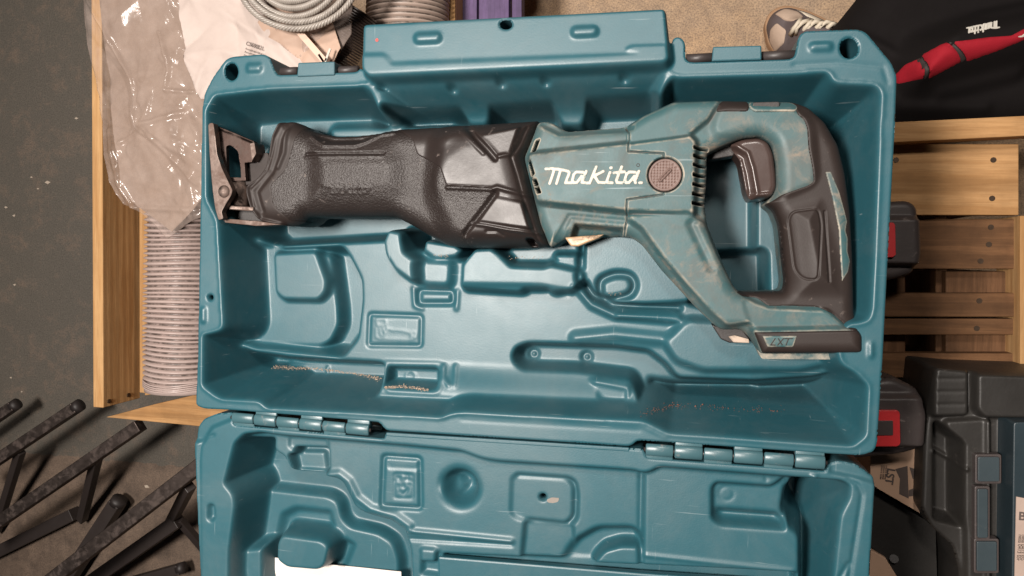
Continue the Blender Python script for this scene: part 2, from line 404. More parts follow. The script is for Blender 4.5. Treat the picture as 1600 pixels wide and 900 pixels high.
# basin at left with shelf and pad
T.level([(338, 372), (440, 384), (534, 380), (548, 400), (566, 436), (567, 470), (560, 530), (535, 562), (440, 550), (340, 530)], -136, 20, -80, 'in', 10)
T.level([(345, 384), (400, 392), (515, 400), (526, 480), (527, 508), (515, 532), (500, 539), (410, 534), (345, 510)], -104, 12, -104, 'out', 9)
T.level([(402, 392), (440, 386), (440, 460), (404, 460)], -104, 16, -104, 'out', 9)
T.level([(350, 384), (386, 392), (388, 530), (350, 505)], -124, 22, -104, 'mid', 9)
T.level([(428, 398), (492, 394), (508, 440), (506, 456), (496, 467), (442, 466), (431, 456)], -84, 8, -84, 'out', 6)
# left channel along the hinge side
T.level([(316, 524), (345, 527), (400, 545), (455, 553), (600, 562), (607, 566), (607, 598), (580, 632), (420, 630), (400, 622), (346, 618), (334, 612), (318, 598)], -172, 30, -90, 'in', 6)
T.level([(450, 572), (606, 574), (606, 596), (450, 590)], -150, 18, -138, 'out', 4)
T.groove([(508, 575), (508, 592)], 5, 3, -138)
T.level([(604, 571), (682, 573), (687, 578), (687, 604), (680, 607), (604, 602)], -104, 9, -80, 'in', 5)
T.ring([(600, 566), (690, 568), (694, 606), (686, 612), (612, 608)], 2, 5, -80, 6)
T.groove([(694, 572), (696, 590), (706, 600)], 4, 6, -80); T.groove([(712, 572), (714, 600)], 3, 6, -80)
T.circle(642, 588, -104, 9, 2.5)
# embossed drawing panel
T.ring([(577, 491), (658, 494), (657, 541), (575, 540)], -4.2, 4.2, -81, 4)
dr = [(-4, 0)]
for ln in ([(587, 499), (601, 498), (603, 508), (589, 509), (587, 499)], [(587, 512), (587, 527), (592, 529), (640, 531)], [(592, 512), (594, 524), (600, 526), (604, 514)], [(604, 513), (612, 516), (628, 517), (640, 520), (648, 519), (650, 524), (646, 531), (641, 531), (642, 521)], [(597, 512), (601, 522)], [(643, 525), (649, 528)]):
    T.groove(ln, 1.3, 1.7, -80)
# right channel and the deep pit
T.level([(798, 556), (805, 541), (824, 534), (960, 538), (1014, 545), (1042, 566), (1060, 588), (1180, 592), (1270, 586), (1318, 576), (1352, 610), (1354, 678), (1330, 695), (1100, 684), (1044, 680), (1008, 655), (1000, 630), (985, 592), (900, 582), (815, 579), (802, 569)], -128, 12, -82, 'in', 8)
T.level([(1006, 600), (1010, 588), (1060, 594), (1180, 596), (1275, 590), (1318, 582), (1348, 612), (1350, 676), (1328, 692), (1100, 682), (1046, 677), (1014, 655)], -252, 44, -105, 'in', 8)
T.level([(1020, 616), (1180, 618), (1180, 626), (1020, 624)], -218, 16, -132, 'out', 4)
T.level([(1030, 634), (1100, 642), (1240, 650), (1240, 656), (1060, 652)], -205, 14, -128, 'out', 4)
for x, y in ((834, 553), (917, 558)): T.dent(x, y, -128, 9, -10, 6); T.dent(x, y, -128, 5, 9, 4)
T.level([(930, 594), (980, 600), (984, 620), (975, 630), (940, 618)], -70, 9, -70, 'out', 5)
T.groove([(925, 594), (982, 605), (982, 630)], 5, 6, -78)
T.groove([(900, 528), (960, 522), (1040, 530), (1058, 545)], 9, 16, -80)
# shelf under the battery foot
T.level([(1075, 505), (1200, 512), (1330, 515), (1310, 560), (1250, 574), (1100, 574), (1060, 560), (1045, 535)], -66, 14, -66, 'out', 8)
# ejector dents in the walls
T.wall(fillet(W(inn_l)+W(inn_box, 22)+W(inn_r), 8), 4.4, 2, 10, RIM_T)
for (x, y, e) in ((600, 138, -12), (708, 139, -18), (785, 132, -18), (855, 131, -25), (977, 127, -30)): T.dimple(x, y, e, 7.5, 4.5, -13)
T.dent(328, 465, 0, 3.6, -14, 6)
T.groove([(690, 652), (720, 646), (1000, 664), (1040, 684)], 1.6, 3.0); T.groove([(720, 656), (1000, 673)], -1.2, 2.0)
T.blur(2.2)
def slot(cx, cy, rx, ry, e=0, n=20): return W([(cx+rx*math.cos(a), cy+ry*math.sin(a)) for a in np.linspace(0, 2*math.pi, n, endpoint=False)], e)
holes_t = [slot(328, 465, 3.6, 3.6, 0, 12), slot(361, 112, 10, 13.5), slot(1327, 75, 14.5, 16), slot(790, 38, 10, 7.5, 25)]
tray = T.build("base_tray", out_t, -265, M_case, case, holes=holes_t, rr=3, cap=False)

# ---- hinge knuckles, pin and blocks at the front
def knuckles(a, b, n, r, gap=1.0):
    a = np.array(P3(a[0], a[1], -1)); b = np.array(P3(b[0], b[1], -1)); L = (b-a)/n; u = L/np.linalg.norm(L)
    nv = np.array((-u[1], u[0], 0))
    for i in range(n):
        p = a+L*i+u*gap; q = a+L*(i+1)-u*gap; rr_ = r*(1.0 if i % 2 else .93); z = Vector((0, 0, -2))
        bm = tube([tuple(p), tuple(p+u*1.5), tuple(q-u*1.5), tuple(q)], [rr_-1.5, rr_, rr_, rr_-1.5], 20)
        for v in bm.verts: v.co.z = -1+(v.co.z+1)*.55
        sgn = 1 if i % 2 else -1
        c = (p+q)/2+nv*sgn*r*.9+np.array((0, 0, -7))
        ang = math.atan2(u[1], u[0]); rot = Matrix.Rotation(ang, 3, 'Z')
        box_bm(tuple(c), (np.linalg.norm(q-p)-.5, r*1.7, 12), rot, 1.5, bm)
        from_bm("hinge_knuckle", bm, M_case2, case, True)
    from_bm("hinge_pin", tube([tuple(a-u*2), tuple(b+u*2)], 3.2, 10), M_dark, case, True)
knuckles((363, 652), (578, 672), 6, 9.5)
knuckles((1008, 702), (1290, 723), 6, 10)
for (x, y) in ((590, 672), (994, 701)):
    c = P3(x, y, -60); from_bm("hinge_socket", box_bm(c, (22, 22, 14), None, 1), M_case2, case)
for (x0, x1, y0, y1) in ((464, 523, 97, 119), (1112, 1190, 72, 95)):
    a = P(x0, y1+1, 2); b = P(x1, y1-1.5, 2); c = P(x1, y0-1, 2); d = P(x0+2, y0+1, 2)
    from_bm("latch_lug", prism_bm([a, b, c, d], -30, 3, 2.0), M_case, case)
for (a, b) in (((440, 112), (465, 111)), ((520, 111), (560, 109)), ((1072, 92), (1112, 90)), ((1190, 88), (1242, 86))):
    from_bm("latch_pin", tube([P3(*a, -14), P3(*b, -14)], 7, 12), M_dark, case, True)

# ---- lid
out_l = fillet(W([(303, 690), (305, 668), (314, 656), (334, 648), (360, 646), (364, 664), (600, 686), (602, 676), (986, 701), (1006, 702), (1010, 716), (1292, 737), (1296, 727), (1312, 722), (1340, 728), (1358, 741), (1368, 748), (1366, 780), (1359, 905), (1345, 1180), (1330, 1215), (1300, 1230), (345, 1180), (325, 1165), (318, 1140), (312, 905)]), 6)
L = Relief.over(out_l, 1.9, 0.0)
L.level([(300, 640), (362, 640), (362, 655), (330, 668), (316, 690), (300, 690)], -7, 8, 0, 'mid', 5)
L.level([(1296, 715), (1380, 720), (1380, 760), (1345, 748), (1296, 738)], -7, 6, 0, 'mid', 5)
L.groove([(313, 905), (311, 720), (313, 697), (322, 684), (334, 680)], -3.5, 2.6); L.groove([(1327, 905), (1345, 790), (1347, 772), (1340, 757), (1325, 750)], -4, 3.2)
L.groove([(1312, 905), (1326, 880)], -4, 3)
L.level([(323, 790), (329, 786), (335, 790), (336, 812), (330, 817), (323, 812)], -9, 5, 0, 'in', 4)
# inside: upper plateau
lid_in = [(362, 690), (378, 674), (405, 671), (440, 676), (640, 692), (720, 700), (752, 712), (775, 716), (990, 730), (1008, 735), (1030, 724), (1225, 739), (1318, 746), (1335, 756), (1333, 780), (1322, 800), (1318, 810), (1308, 905), (1300, 1150), (380, 1130), (352, 905), (353, 860), (362, 790), (360, 775), (345, 757)]
RIM_L = L.H.copy()
L.level(lid_in, -26, 12, 0, 'in', 8)
# deep left basin
L.level([(352, 757), (364, 694), (380, 680), (431, 682), (430, 703), (445, 712), (456, 735), (500, 738), (513, 742), (524, 745), (536, 752), (548, 775), (556, 792), (572, 801), (612, 812), (634, 828), (643, 860), (648, 1000), (650, 1120), (385, 1120), (357, 905), (357, 862), (368, 790), (366, 775)], -108, 20, -26, 'in', 6)
L.level([(458, 684), (512, 688), (514, 704), (515, 736), (505, 745), (458, 738)], -60, 7, -26, 'in', 6)
L.level([(455, 683), (512, 687), (512, 700), (455, 698)], -30, 4, -30, 'out', 4)
L.level([(462, 705), (507, 706), (511, 735), (468, 733)], -52, 4, -50, 'mid', 5)
# lower shelf
L.level([(408, 766), (512, 778), (526, 786), (532, 812), (545, 826), (590, 836), (612, 850), (620, 875), (624, 1110), (400, 1110), (400, 880), (404, 800)], -84, 12, -84, 'out', 10)
L.level([(436, 800), (460, 788), (520, 795), (528, 830), (560, 850), (540, 900), (420, 900), (425, 850)], -98, 18, -84, 'in', 10)
L.level([(434, 850), (440, 838), (500, 846), (512, 855), (505, 884), (495, 890), (448, 886), (433, 875)], -40, 13, -40, 'out', 7)
L.level([(325, 868), (398, 860), (400, 1100), (345, 1100), (328, 905)], -40, 14, 0, 'in', 8)
# moulded bead along the S-curve
L.groove([(512, 742), (530, 740), (545, 752), (558, 778), (580, 795), (618, 806), (640, 822)], 5, 10, -24)
# stamp panel
L.ring([(599, 713), (656, 717), (657, 795), (596, 791)], -6, 5, -26, 5)
L.ring([(606, 720.5), (653, 724), (653, 734), (606, 731)], -2.0, 2.2, -26, 3)
for k in range(9): x = 609+k*5; L.groove([(x, 724+k*.4), (x+2.5, 729+k*.4)], -2.0, 1.9, -26); L.groove([(x+2.5, 723.5+k*.4), (x, 729.5+k*.4)], -1.6, 1.6, -26)
L.ring([(616, 740), (645, 742), (645, 779), (616, 778)], -2.2, 2.2, -26, 3); L.groove([(616, 751), (645, 753)], -2, 1.6, -26)
for ln in ([(620, 743), (622, 750)], [(624, 742), (624, 750)], [(619, 746), (627, 747)], [(632, 743), (641, 744)], [(632, 747), (641, 747.5)], [(636, 742), (636, 750)], [(632, 750), (641, 750.5)],
           [(621, 757), (623, 760), (621, 763)], [(627, 757), (632, 757), (628, 761), (633, 762)], [(637, 757), (641, 757), (638, 764), (630, 774), (625, 767)], [(637, 765), (632, 771)]):
    L.groove(ln, -2.2, 1.7, -26)
# round cup, panels, ridges
L.dent(718, 763, -26, 27, -46, 4); L.circle(718, 763, -26, 31, 2, 5); L.dent(714, 757, -60, 17, 12, 4); L.circle(726, 748, -60, 8.5, 2.5, 1.8)
L.level([(803, 738), (890, 744), (902, 752), (906, 770), (905, 812), (893, 826), (830, 822), (815, 813), (802, 808)], -40, 8, -26, 'in', 8)
L.level([(803, 745), (885, 750), (894, 760), (893, 805), (885, 815), (810, 807), (801, 800)], -30, 6, -30, 'out', 7)
L.level([(820, 816), (895, 822), (900, 905), (812, 900)], -36, 6, -26, 'mid', 5)
L.dent(848, 777, -30, 4.2, -16, 6)
L.groove([(640, 829), (800, 845)], 5, 6, -26); L.groove([(640, 842), (800, 852)], -4, 4, -26)
L.level([(860, 905), (900, 845), (935, 826), (990, 826), (1000, 838), (998, 862), (960, 858), (935, 864), (915, 905)], -50, 16, -30, 'mid', 10)
L.level([(932, 878), (945, 862), (970, 855), (997, 856), (1000, 905), (928, 890)], -16, 7, -16, 'out', 6)
L.level([(1009, 725), (1230, 742), (1232, 800), (1246, 838), (1246, 905), (1004, 905)], -18, 7, -18, 'out', 6)
L.groove([(1003, 740), (1002, 885)], -5, 7, -22)
L.level([(1110, 762), (1118, 752), (1205, 758), (1230, 740), (1238, 790), (1228, 828), (1125, 821), (1110, 812)], -32, 6, -18, 'in', 6)
L.level([(1112, 790), (1216, 798), (1228, 808), (1228, 828), (1125, 821), (1112, 812)], -52, 18, -28, 'in', 5)
L.circle(1135, 771, -32, 10.5, -2.0, 2); L.groove([(1197, 737), (1197, 752)], -3, 2.4, -20)
# deep right basin
L.level([(1238, 742), (1250, 741), (1320, 748), (1333, 756), (1332, 786), (1318, 800), (1306, 905), (1300, 1100), (1246, 1100), (1246, 838), (1230, 828), (1218, 800), (1224, 760)], -155, 30, -18, 'in', 8)
L.dent(1270, 742, -12, 5, 8, 4)
L.groove([(1006, 868), (1240, 893)], 3, 4, -16)
L.level([(690, 866), (1245, 893), (1240, 1110), (690, 1080)], -48, 5, -22, 'in', 3)
L.level([(655, 862), (690, 860), (690, 905), (655, 900)], -36, 8, -24, 'in', 4); L.level([(658, 859), (680, 861), (679, 878), (658, 877)], -20, 4, -20, 'out', 3)
L.groove([(640, 680), (985, 705)], 2, 4)
L.wall(fillet(W(lid_in), 8), 4.2, 0, 9, RIM_L)
L.blur(2.0)
lid = L.build("case_lid", out_l, -170, M_case, case, holes=[slot(848, 777, 4.2, 4.2, -30, 12)], rr=3, cap=False)
from_bm('seam_strip', bar_bm(P3(604, 678, -3), P3(984, 702, -3), 6.5, 8, 2), M_case, case)
# accessory compartment cover set in the lid
cv = W([(684, 870), (1000, 896), (1238, 912), (1232, 1090), (690, 1062)], -24)
from_bm("compartment_cover", prism_bm(cv, -40, -24, 3), M_case, case)
M_stain = plastic("paint_mark", (.22, .19, .165), .7, 400, .2)
M_red = plastic("red_mark", (.45, .05, .04), .6, 400, .2)
# ================================================================ the reciprocating saw
STEAL = (0.035, 0.090, 0.097)
M_saw = plastic("saw_plastic", STEAL, .5, 600, .16, .14, scuff=(.20, .165, .13), scuff_lo=.51, scuff_hi=.66, scuff_scale=60, spec=.4, edge=(.34, .30, .24), grime=.55, dust=.18)
M_rub = plastic("rubber_grip", (.021, .014, .012), .6, 900, .22, .2, scuff=(.20, .16, .14), scuff_lo=.62, scuff_hi=.78, scuff_scale=110, spec=.4)
M_peb = plastic("pebbled_rubber", (.019, .0135, .012), .42, 700, 1.0, .2, scuff=(.22, .18, .16), scuff_lo=.62, scuff_hi=.75, scuff_scale=150, spec=.5, gd=.0007)
M_gear = plastic("gear_cover_plastic", (.021, .015, .0135), .42, 420, .2, .25, scuff=(.26, .21, .19), scuff_lo=.6, scuff_hi=.75, scuff_scale=80, spec=.42)
M_black = plastic("black_plastic", (.022, .018, .017), .45, 500, .2)
M_steel = metal("dark_steel", (.20, .155, .135), .38, rust=(.10, .06, .045), rl=.42, rh=.6)
M_brass = plastic("worn_clip_metal", (.44, .29, .17), .4, 300, .3, .3, scuff=(.12, .08, .05), scuff_lo=.5, scuff_hi=.6)
M_white = plastic("logo_print", (.50, .47, .41), .6, 500, .1, .1, scuff=(.20, .24, .22), scuff_lo=.53, scuff_hi=.62, scuff_scale=190)
M_cap = plastic("brush_cap_plastic", (.150, .098, .084), .55, 500, .15)
saw = thing("reciprocating_saw", "worn teal and black cordless reciprocating saw lying in the open teal case", "reciprocating saw", P3(840, 330, -140))
EB = -14
out_h = W([(838, 190), (846, 187), (860, 189), (883, 203), (976, 196), (1003, 180), (1052, 157), (1124, 155), (1240, 157), (1264, 165), (1291, 189), (1312, 225), (1323, 270), (1331, 330), (1335, 400), (1337, 490), (1341, 508), (1347, 522), (1347, 548), (1340, 553), (1188, 553), (1180, 540), (1170, 526), (1158, 516), (1128, 517), (1116, 509), (1088, 482), (1032, 421), (1003, 383), (986, 371), (970, 369), (885, 372), (874, 378), (866, 384), (857, 386), (842, 350), (832, 310), (822, 270), (816, 246), (832, 207)], EB)
out_h = fillet(out_h, 6)
hole_h = fillet(W([(1105, 238), (1130, 226), (1160, 214), (1190, 211), (1207, 223), (1214, 252), (1215, 292), (1209, 306), (1197, 316), (1212, 326), (1221, 350), (1226, 400), (1231, 440), (1228, 457), (1175, 458), (1157, 458), (1146, 448), (1130, 412), (1115, 375), (1106, 352), (1101, 322), (1104, 285)], EB), 7)
B = Relief.over(out_h, 1.1, -12)
B.level([(828, 243), (980, 227), (1076, 214), (1084, 222), (1081, 331), (1075, 331), (975, 325), (840, 311)], 6, 10, 6, 'out', 3)
B.level([(1006, 181), (1053, 160), (1122, 157), (1104, 184), (1072, 210), (985, 221), (986, 196)], -3, 7, -3, 'out', 3)
B.level([(985, 340), (1075, 336), (1100, 352), (1118, 398), (1150, 456), (1176, 480), (1188, 498), (1138, 506), (1112, 484), (1040, 402), (1006, 354)], 0, 9, 0, 'out', 5)
B.level([(1225, 320), (1290, 300), (1325, 420), (1325, 470), (1240, 470)], 2, 44, 2, 'in', 14)
B.level([(1130, 170), (1240, 176), (1262, 200), (1268, 280), (1222, 300), (1216, 235), (1195, 205), (1120, 205)], -6, 16, -6, 'out', 12)
B.level([(1165, 470), (1200, 484), (1290, 488), (1322, 516), (1180, 517)], -2, 8, -2, 'out', 5)
B.level([(1180, 519), (1340, 516), (1347, 526), (1347, 552), (1190, 553)], 8, 7, 8, 'out', 3)
B.level([(886, 378), (897, 348), (976, 355), (972, 380)], -36, 7, -12, 'in', 2)
B.level([(872, 382), (892, 341), (984, 350), (978, 342), (888, 334), (864, 376)], -14, 4, -12, 'mid', 2)
B.groove([(845, 192), (874, 206), (985, 200)], -6, 8, -12)
B.groove([(1092, 338), (1080, 350), (1112, 420)], -4, 10, -2)
B.blur(1.4)
B.round_off(out_h, 20, [hole_h])
for ln in ([(976, 196), (982, 207), (982, 237), (1037, 240), (1038, 248)], [(1037, 298), (1037, 304), (980, 312), (978, 345), (972, 374)]): B.groove(ln, -4, 2.0, 2)
for i, y in enumerate((230, 243, 257, 272.5, 287.5, 302.5, 317)):
    B.level([(1084-i*.4, y-2.2), (1107-i*.5, y-1.2), (1107-i*.5, y+3.0), (1084-i*.4, y+2.0)], -46, 1.8, 2, 'mid', 1)
for q in ([(834, 217), (840, 215), (833, 234), (827, 236)], [(823, 251), (828, 250), (835, 272), (829, 274)], [(831, 280), (837, 279), (841, 289), (834, 290)], [(835, 293), (841, 291), (845, 301), (839, 302)]):
    B.level(q, -40, 2.2, 4, 'mid', 1)
cx, cy = P(1039, 273, 6)
ci = [(cx+27*math.cos(a), cy+27*math.sin(a)) for a in np.linspace(0, 2*math.pi, 40, endpoint=False)]
B.level(ci, -8, 3, 0, 'in', 0, world=True)
B.ring([(1234, 342), (1244, 422), (1256, 436), (1278, 438), (1285, 350), (1280, 325), (1240, 330)], -2.2, 2.4, 2, 8)
B.groove([(1291, 330), (1297, 440)], -2.5, 3, 2)
hs = B.build("housing", out_h, lambda v: -110+0*v[:, 2], M_saw, saw, holes=[hole_h])
def clipfield(poly, outer, holes=()):
    def f(X, Y):
        D = np.maximum(sdf(X, Y, poly), sdf(X, Y, outer)-.7)
        for h in holes: D = np.maximum(D, -sdf(X, Y, h)-.7)
        return D
    return f
def overlay(R, name, pts, e, delta, edge, mat, parent, outer, holes=(), bottom=-70, r=4):
    p = fillet(W(pts, e), r)
    return R.build(name, p, lambda v: np.maximum(bottom, v[:, 2]-22), mat, parent, delta=delta, edge=edge, field=clipfield(p, outer, holes))
overlay(B, "rubber_overmould", [(1236, 150), (1247, 180), (1256, 186), (1261, 200), (1263, 232), (1269, 260), (1272, 284), (1262, 290), (1222, 304), (1207, 314), (1190, 320), (1205, 400), (1225, 450), (1150, 456), (1160, 463), (1184, 466), (1200, 478), (1238, 478), (1279, 480), (1301, 490), (1322, 509), (1327, 516), (1352, 515), (1342, 420), (1340, 300), (1320, 200), (1280, 150)], -6, 3.0, 3, M_rub, saw, out_h, [hole_h])
overlay(B, "top_pad", [(1118, 176), (1123, 163), (1131, 154), (1166, 154), (1171, 164), (1168, 176)], -14, 2.5, 3, M_rub, saw, out_h)
overlay(B, "foot_grip", [(1178, 519), (1341, 516), (1352, 525), (1352, 550), (1340, 552), (1192, 553)], 6, 3.0, 3, M_rub, saw, out_h, r=3)
overlay(B, "grip_inlay", [(1289, 268), (1299, 267), (1313, 300), (1326, 345), (1323, 360), (1327, 372), (1326, 392), (1331, 408), (1327, 425), (1315, 442), (1312, 400), (1310, 360), (1300, 310)], -8, 4.4, 2, M_saw, saw, out_h, r=2)
overlay(B, "badge_plate", [(1190, 524), (1246, 524), (1240, 543), (1199, 543)], 10, 5.0, 2, M_saw, saw, out_h, r=2)
overlay(B, "lock_slider_frame", [(1168, 167), (1172, 158), (1236, 157), (1248, 165), (1244, 176), (1176, 177)], -14, 3.2, 2, M_saw, saw, out_h, r=5)
def strokes(name, lines, wd, e, dz, mat, parent, step=.7, topmat=None, z=None):
    wl = [W(l, e) for l in lines]; pts = [p for l in wl for p in l]
    R_ = Relief.over(pts, step, e+dz, 8)
    f = lambda X, Y: np.min([pdist(X, Y, l)-wd/2 for l in wl], axis=0)
    bx = [(min(p[0] for p in pts)-wd, min(p[1] for p in pts)-wd), (max(p[0] for p in pts)+wd, min(p[1] for p in pts)-wd), (max(p[0] for p in pts)+wd, max(p[1] for p in pts)+wd), (min(p[0] for p in pts)-wd, max(p[1] for p in pts)+wd)]
    return R_.build(name, bx, e-2, mat, parent, field=f, rr=min(.8, wd*.3), cap=False)
def word(x0, y0, k, sh=0.0):
    zz = [[(95, 247), (175, 243)], [(175, 247), (235, 250), (290, 260), (350, 275), (362, 292), (318, 405), (385, 405)], [(190, 250), (180, 290), (138, 412)], [(262, 262), (216, 412)],
          [(515, 285), (440, 282), (412, 310), (396, 375), (412, 404), (448, 402), (500, 330)], [(553, 275), (505, 400), (575, 408)], [(666, 225), (592, 408)], [(745, 275), (662, 318), (652, 335), (692, 400), (760, 404)],
          [(823, 288), (788, 380), (795, 402), (850, 405)], [(830, 236), (838, 234)], [(955, 225), (895, 375), (903, 402), (960, 406)], [(868, 292), (985, 280)],
          [(1105, 285), (1040, 282), (1010, 310), (990, 375), (1005, 404), (1040, 402), (1100, 330)], [(1150, 275), (1105, 385), (1112, 404)], [(1160, 404), (1180, 404)]]
    return [[(x0+x*k, y0+y*k+sh*x*k) for x, y in l] for l in zz]
strokes("logo_lettering", word(840, 230, 1/7.26), 4.5, 6, 1.6, M_white, saw)
strokes("registered_mark", [[(997+2.4*math.cos(a), 258+2.4*math.sin(a)) for a in np.linspace(0, 6.28, 13)]], .9, 6, .6, M_rub, saw)
strokes("badge_lettering", [[(1211, 529), (1204, 539), (1211, 539)], [(1215, 539), (1224, 529)], [(1216, 529), (1222, 539)], [(1226, 529), (1238, 529)], [(1232, 529), (1228, 539)]], 1.3, 13, 1.0, M_rub, saw)
# brush cap with its waffle face and raised screw bar
C_ = Relief(cx-30, cy-30, cx+30, cy+30, .75, 3.0)
gx = np.abs(((C_.X-cx)/4.3) % 1-.5); gy = np.abs(((C_.Y-cy)/4.3) % 1-.5)
rr_ = np.hypot(C_.X-cx, C_.Y-cy)
C_.H += np.where(rr_ < 20, -2.2*sm((.27-np.maximum(gx, gy))/.12), 0)+np.where((rr_ > 20.5), .6, 0)
C_.groove([(1032, 281), (1046, 266)], 3.2, 3.6, 6, .5); C_.groove([(1032, 281), (1046, 266)], -2.4, 1.6, 6)
C_.build("brush_cap", [(cx+24*math.cos(a), cy+24*math.sin(a)) for a in np.linspace(0, 2*math.pi, 48, endpoint=False)], -9, M_cap, saw, rr=2)
# lock slider, trigger
sl_ = fillet(W([(1176, 160), (1218, 159), (1218, 168), (1176, 169)], -10), 3)
from_bm("lock_slider", prism_bm(sl_, -40, -8, 1.5), M_black, saw)
tr = fillet(W([(1140, 226), (1160, 217), (1186, 214), (1201, 221), (1209, 240), (1213, 272), (1214, 294), (1205, 308), (1180, 311), (1172, 312), (1166, 300), (1161, 272), (1157, 250)], -24), 6)
Tg = Relief.over(tr, 1.3, -24); Tg.groove([(1150, 228), (1168, 238), (1176, 262), (1183, 300)], 3, 5, -24); Tg.groove([(1146, 232), (1162, 246), (1168, 270), (1174, 306)], -8, 7, -24); Tg.groove([(1176, 306), (1206, 303)], 4, 5, -24); Tg.round_off(tr, 9)
Tg.build("trigger", tr, -95, plastic("trigger_plastic", (.050, .032, .028), .3, 500, .1, .1, spec=.6), saw)
from_bm("trigger_arm", prism_bm(fillet(W([(1103, 234), (1128, 230), (1158, 224), (1165, 240), (1130, 246), (1106, 250)], -60), 4), -95, -60, 3), M_black, saw)
# underside lip of the battery foot, torn terminal cover and hook
lp = fillet(W([(1182, 542), (1346, 540), (1345, 560), (1340, 562), (1190, 561), (1176, 530)], -30), 4)
from_bm("battery_rail", prism_bm(lp, -100, -30, 3), M_saw, saw)
from_bm("terminal_block", prism_bm(W([(1112, 508), (1160, 514), (1172, 530), (1168, 534), (1140, 536), (1126, 530)], -30), -70, -30, 2), M_black, saw)
from_bm("torn_label", prism_bm(W([(1138, 526), (1148, 524), (1170, 530), (1171, 536), (1146, 535)], -24), -28, -24, 1), plastic("torn_label", (.42, .33, .26), .7, scuff=(.1, .07, .05), scuff_lo=.5, scuff_hi=.6), saw)
bl = W([(882, 371), (944, 366), (936, 372), (918, 379), (904, 385), (892, 385)], -20); bmc = prism_bm(bl, -46, -20, 3)
from_bm("blade_clip", bmc, M_brass, saw)

# ---- front grip
EG = -26
out_g = W([(436, 191), (446, 188), (456, 189), (478, 201), (494, 206), (520, 211), (546, 211), (575, 208), (600, 203), (622, 200), (700, 196), (760, 193), (841, 187), (834, 207), (818, 246), (824, 270), (834, 310), (844, 350), (859, 386), (840, 387), (722, 387), (697, 384), (670, 370), (642, 353), (616, 339), (476, 338), (470, 346), (455, 352), (438, 352), (420, 350), (404, 344), (393, 328), (386, 303), (386, 290), (402, 278), (415, 262), (421, 240), (426, 212)], EG)
out_g = fillet(out_g, 6)
G = Relief.over(out_g, 1.4, -12)
G.level([(470, 215), (610, 215), (640, 240), (640, 310), (600, 325), (470, 325)], 0, 46, 0, 'in', 12)
G.level([(700, 215), (830, 215), (825, 246), (835, 300), (848, 360), (720, 360), (690, 300)], 6, 44, 6, 'out', 12)
G.level([(727, 232), (795, 240), (800, 262), (812, 300), (778, 298), (690, 292), (690, 275), (700, 250)], 9, 24, 9, 'out', 8)
G.round_off(out_g, 34)
# flared collar, with the valley behind it
G.groove([(440, 193), (430, 215), (424, 242), (416, 264), (400, 282), (391, 292), (397, 325), (410, 345), (440, 352)], 13, 7, -30)
G.groove([(450, 196), (441, 218), (436, 245), (428, 268), (412, 288), (404, 300), (412, 330)], -9, 11, -25)
G.groove([(452, 205), (449, 240), (440, 262)], 4, 7, -22)
G.groove([(488, 213), (500, 222), (512, 229), (560, 229), (576, 223), (596, 211), (616, 208)], 5, 5, -24); G.groove([(500, 214), (520, 220), (565, 219), (590, 208)], -6, 6, -26)
G.groove([(478, 241), (602, 240)], -5, 3, -12); G.groove([(478, 246), (600, 245)], 2, 4, -12)
G.groove([(728, 196), (748, 218), (766, 236), (778, 250)], -8, 5.5, -10, .3); G.groove([(722, 205), (760, 243)], 2, 4, -8)
G.level([(754, 211), (812, 198), (798, 238), (780, 243)], 6, 5, 2, 'mid', 3)
G.groove([(780, 245), (799, 241)], 3, 4, 6)
G.level([(774, 307), (816, 315), (829, 358), (748, 346)], 10, 5, 8, 'mid', 3)
G.groove([(700, 293), (770, 296), (778, 293), (815, 303), (826, 305)], 4, 5, 6); G.groove([(776, 303), (727, 366)], -6, 7, 0)
G.groove([(742, 350), (765, 353), (800, 360), (850, 366)], 4, 4, -10); G.groove([(765, 362), (780, 362), (790, 368)], -3, 4, -14)
G.groove([(822, 196), (812, 222), (799, 246), (808, 275), (818, 312), (830, 350), (842, 382)], -4, 2.6, 0)
G.groove([(833, 200), (815, 246), (828, 300), (852, 380)], -3, 3, 0)
G.level([(826, 374), (836, 374), (840, 384), (830, 384)], -46, 2, -24, 'mid', 1)
for l in word(492, 272, 1/13.4): G.groove(l, 1.6, 2.2, -2)
G.blur(1.0)
G.build("front_grip", out_g, lambda v: -112+0*v[:, 2], M_peb, saw)
overlay(G, "gear_cover", [(600, 190), (640, 215), (648, 240), (668, 250), (690, 262), (700, 291), (768, 294), (777, 302), (728, 366), (724, 395), (870, 395), (840, 310), (818, 246), (850, 180)], 0, 1.3, 2, M_gear, saw, out_g, r=5)
overlay(G, "grip_collar", [(430, 180), (470, 190), (462, 215), (455, 245), (446, 268), (424, 290), (428, 320), (450, 345), (470, 345), (440, 360), (380, 350), (370, 290), (410, 255)], -14, .9, 2, M_rub, saw, out_g, r=6)
# ---- blade shoe
M_shoe = metal("shoe_dark_steel", (.075, .052, .045), .45, rust=(.07, .045, .035), rl=.5, rh=.68)
ear = fillet(W([(325, 195), (328, 192), (333, 192), (336, 212), (339, 240), (346, 262), (355, 281), (363, 297), (361, 305), (353, 318), (346, 331), (349, 342), (341, 344), (336, 326), (332, 300), (327, 240)], 4), 3)
shoe = from_bm("blade_shoe", prism_bm(ear, -10, 4, 2), M_steel, saw)
pl = W([(333, 194), (398, 221), (400, 240), (393, 253), (382, 254), (384, 282), (352, 283), (340, 250)], -16)
Pl = Relief.over(pl, 1.3, -16); Pl.groove([(336, 196), (399, 222)], 4, 5, -16)
Pl.build("shoe_plate", pl, -24, M_shoe, saw, holes=[fillet(W([(353, 228), (360, 226), (372, 236), (376, 262), (377, 279), (355, 277)], -16), 4)])
from_bm("shoe_plate_lip", prism_bm(W([(390, 224), (397, 222), (400, 240), (393, 252)], -8), -40, -8, 1), M_steel, saw)
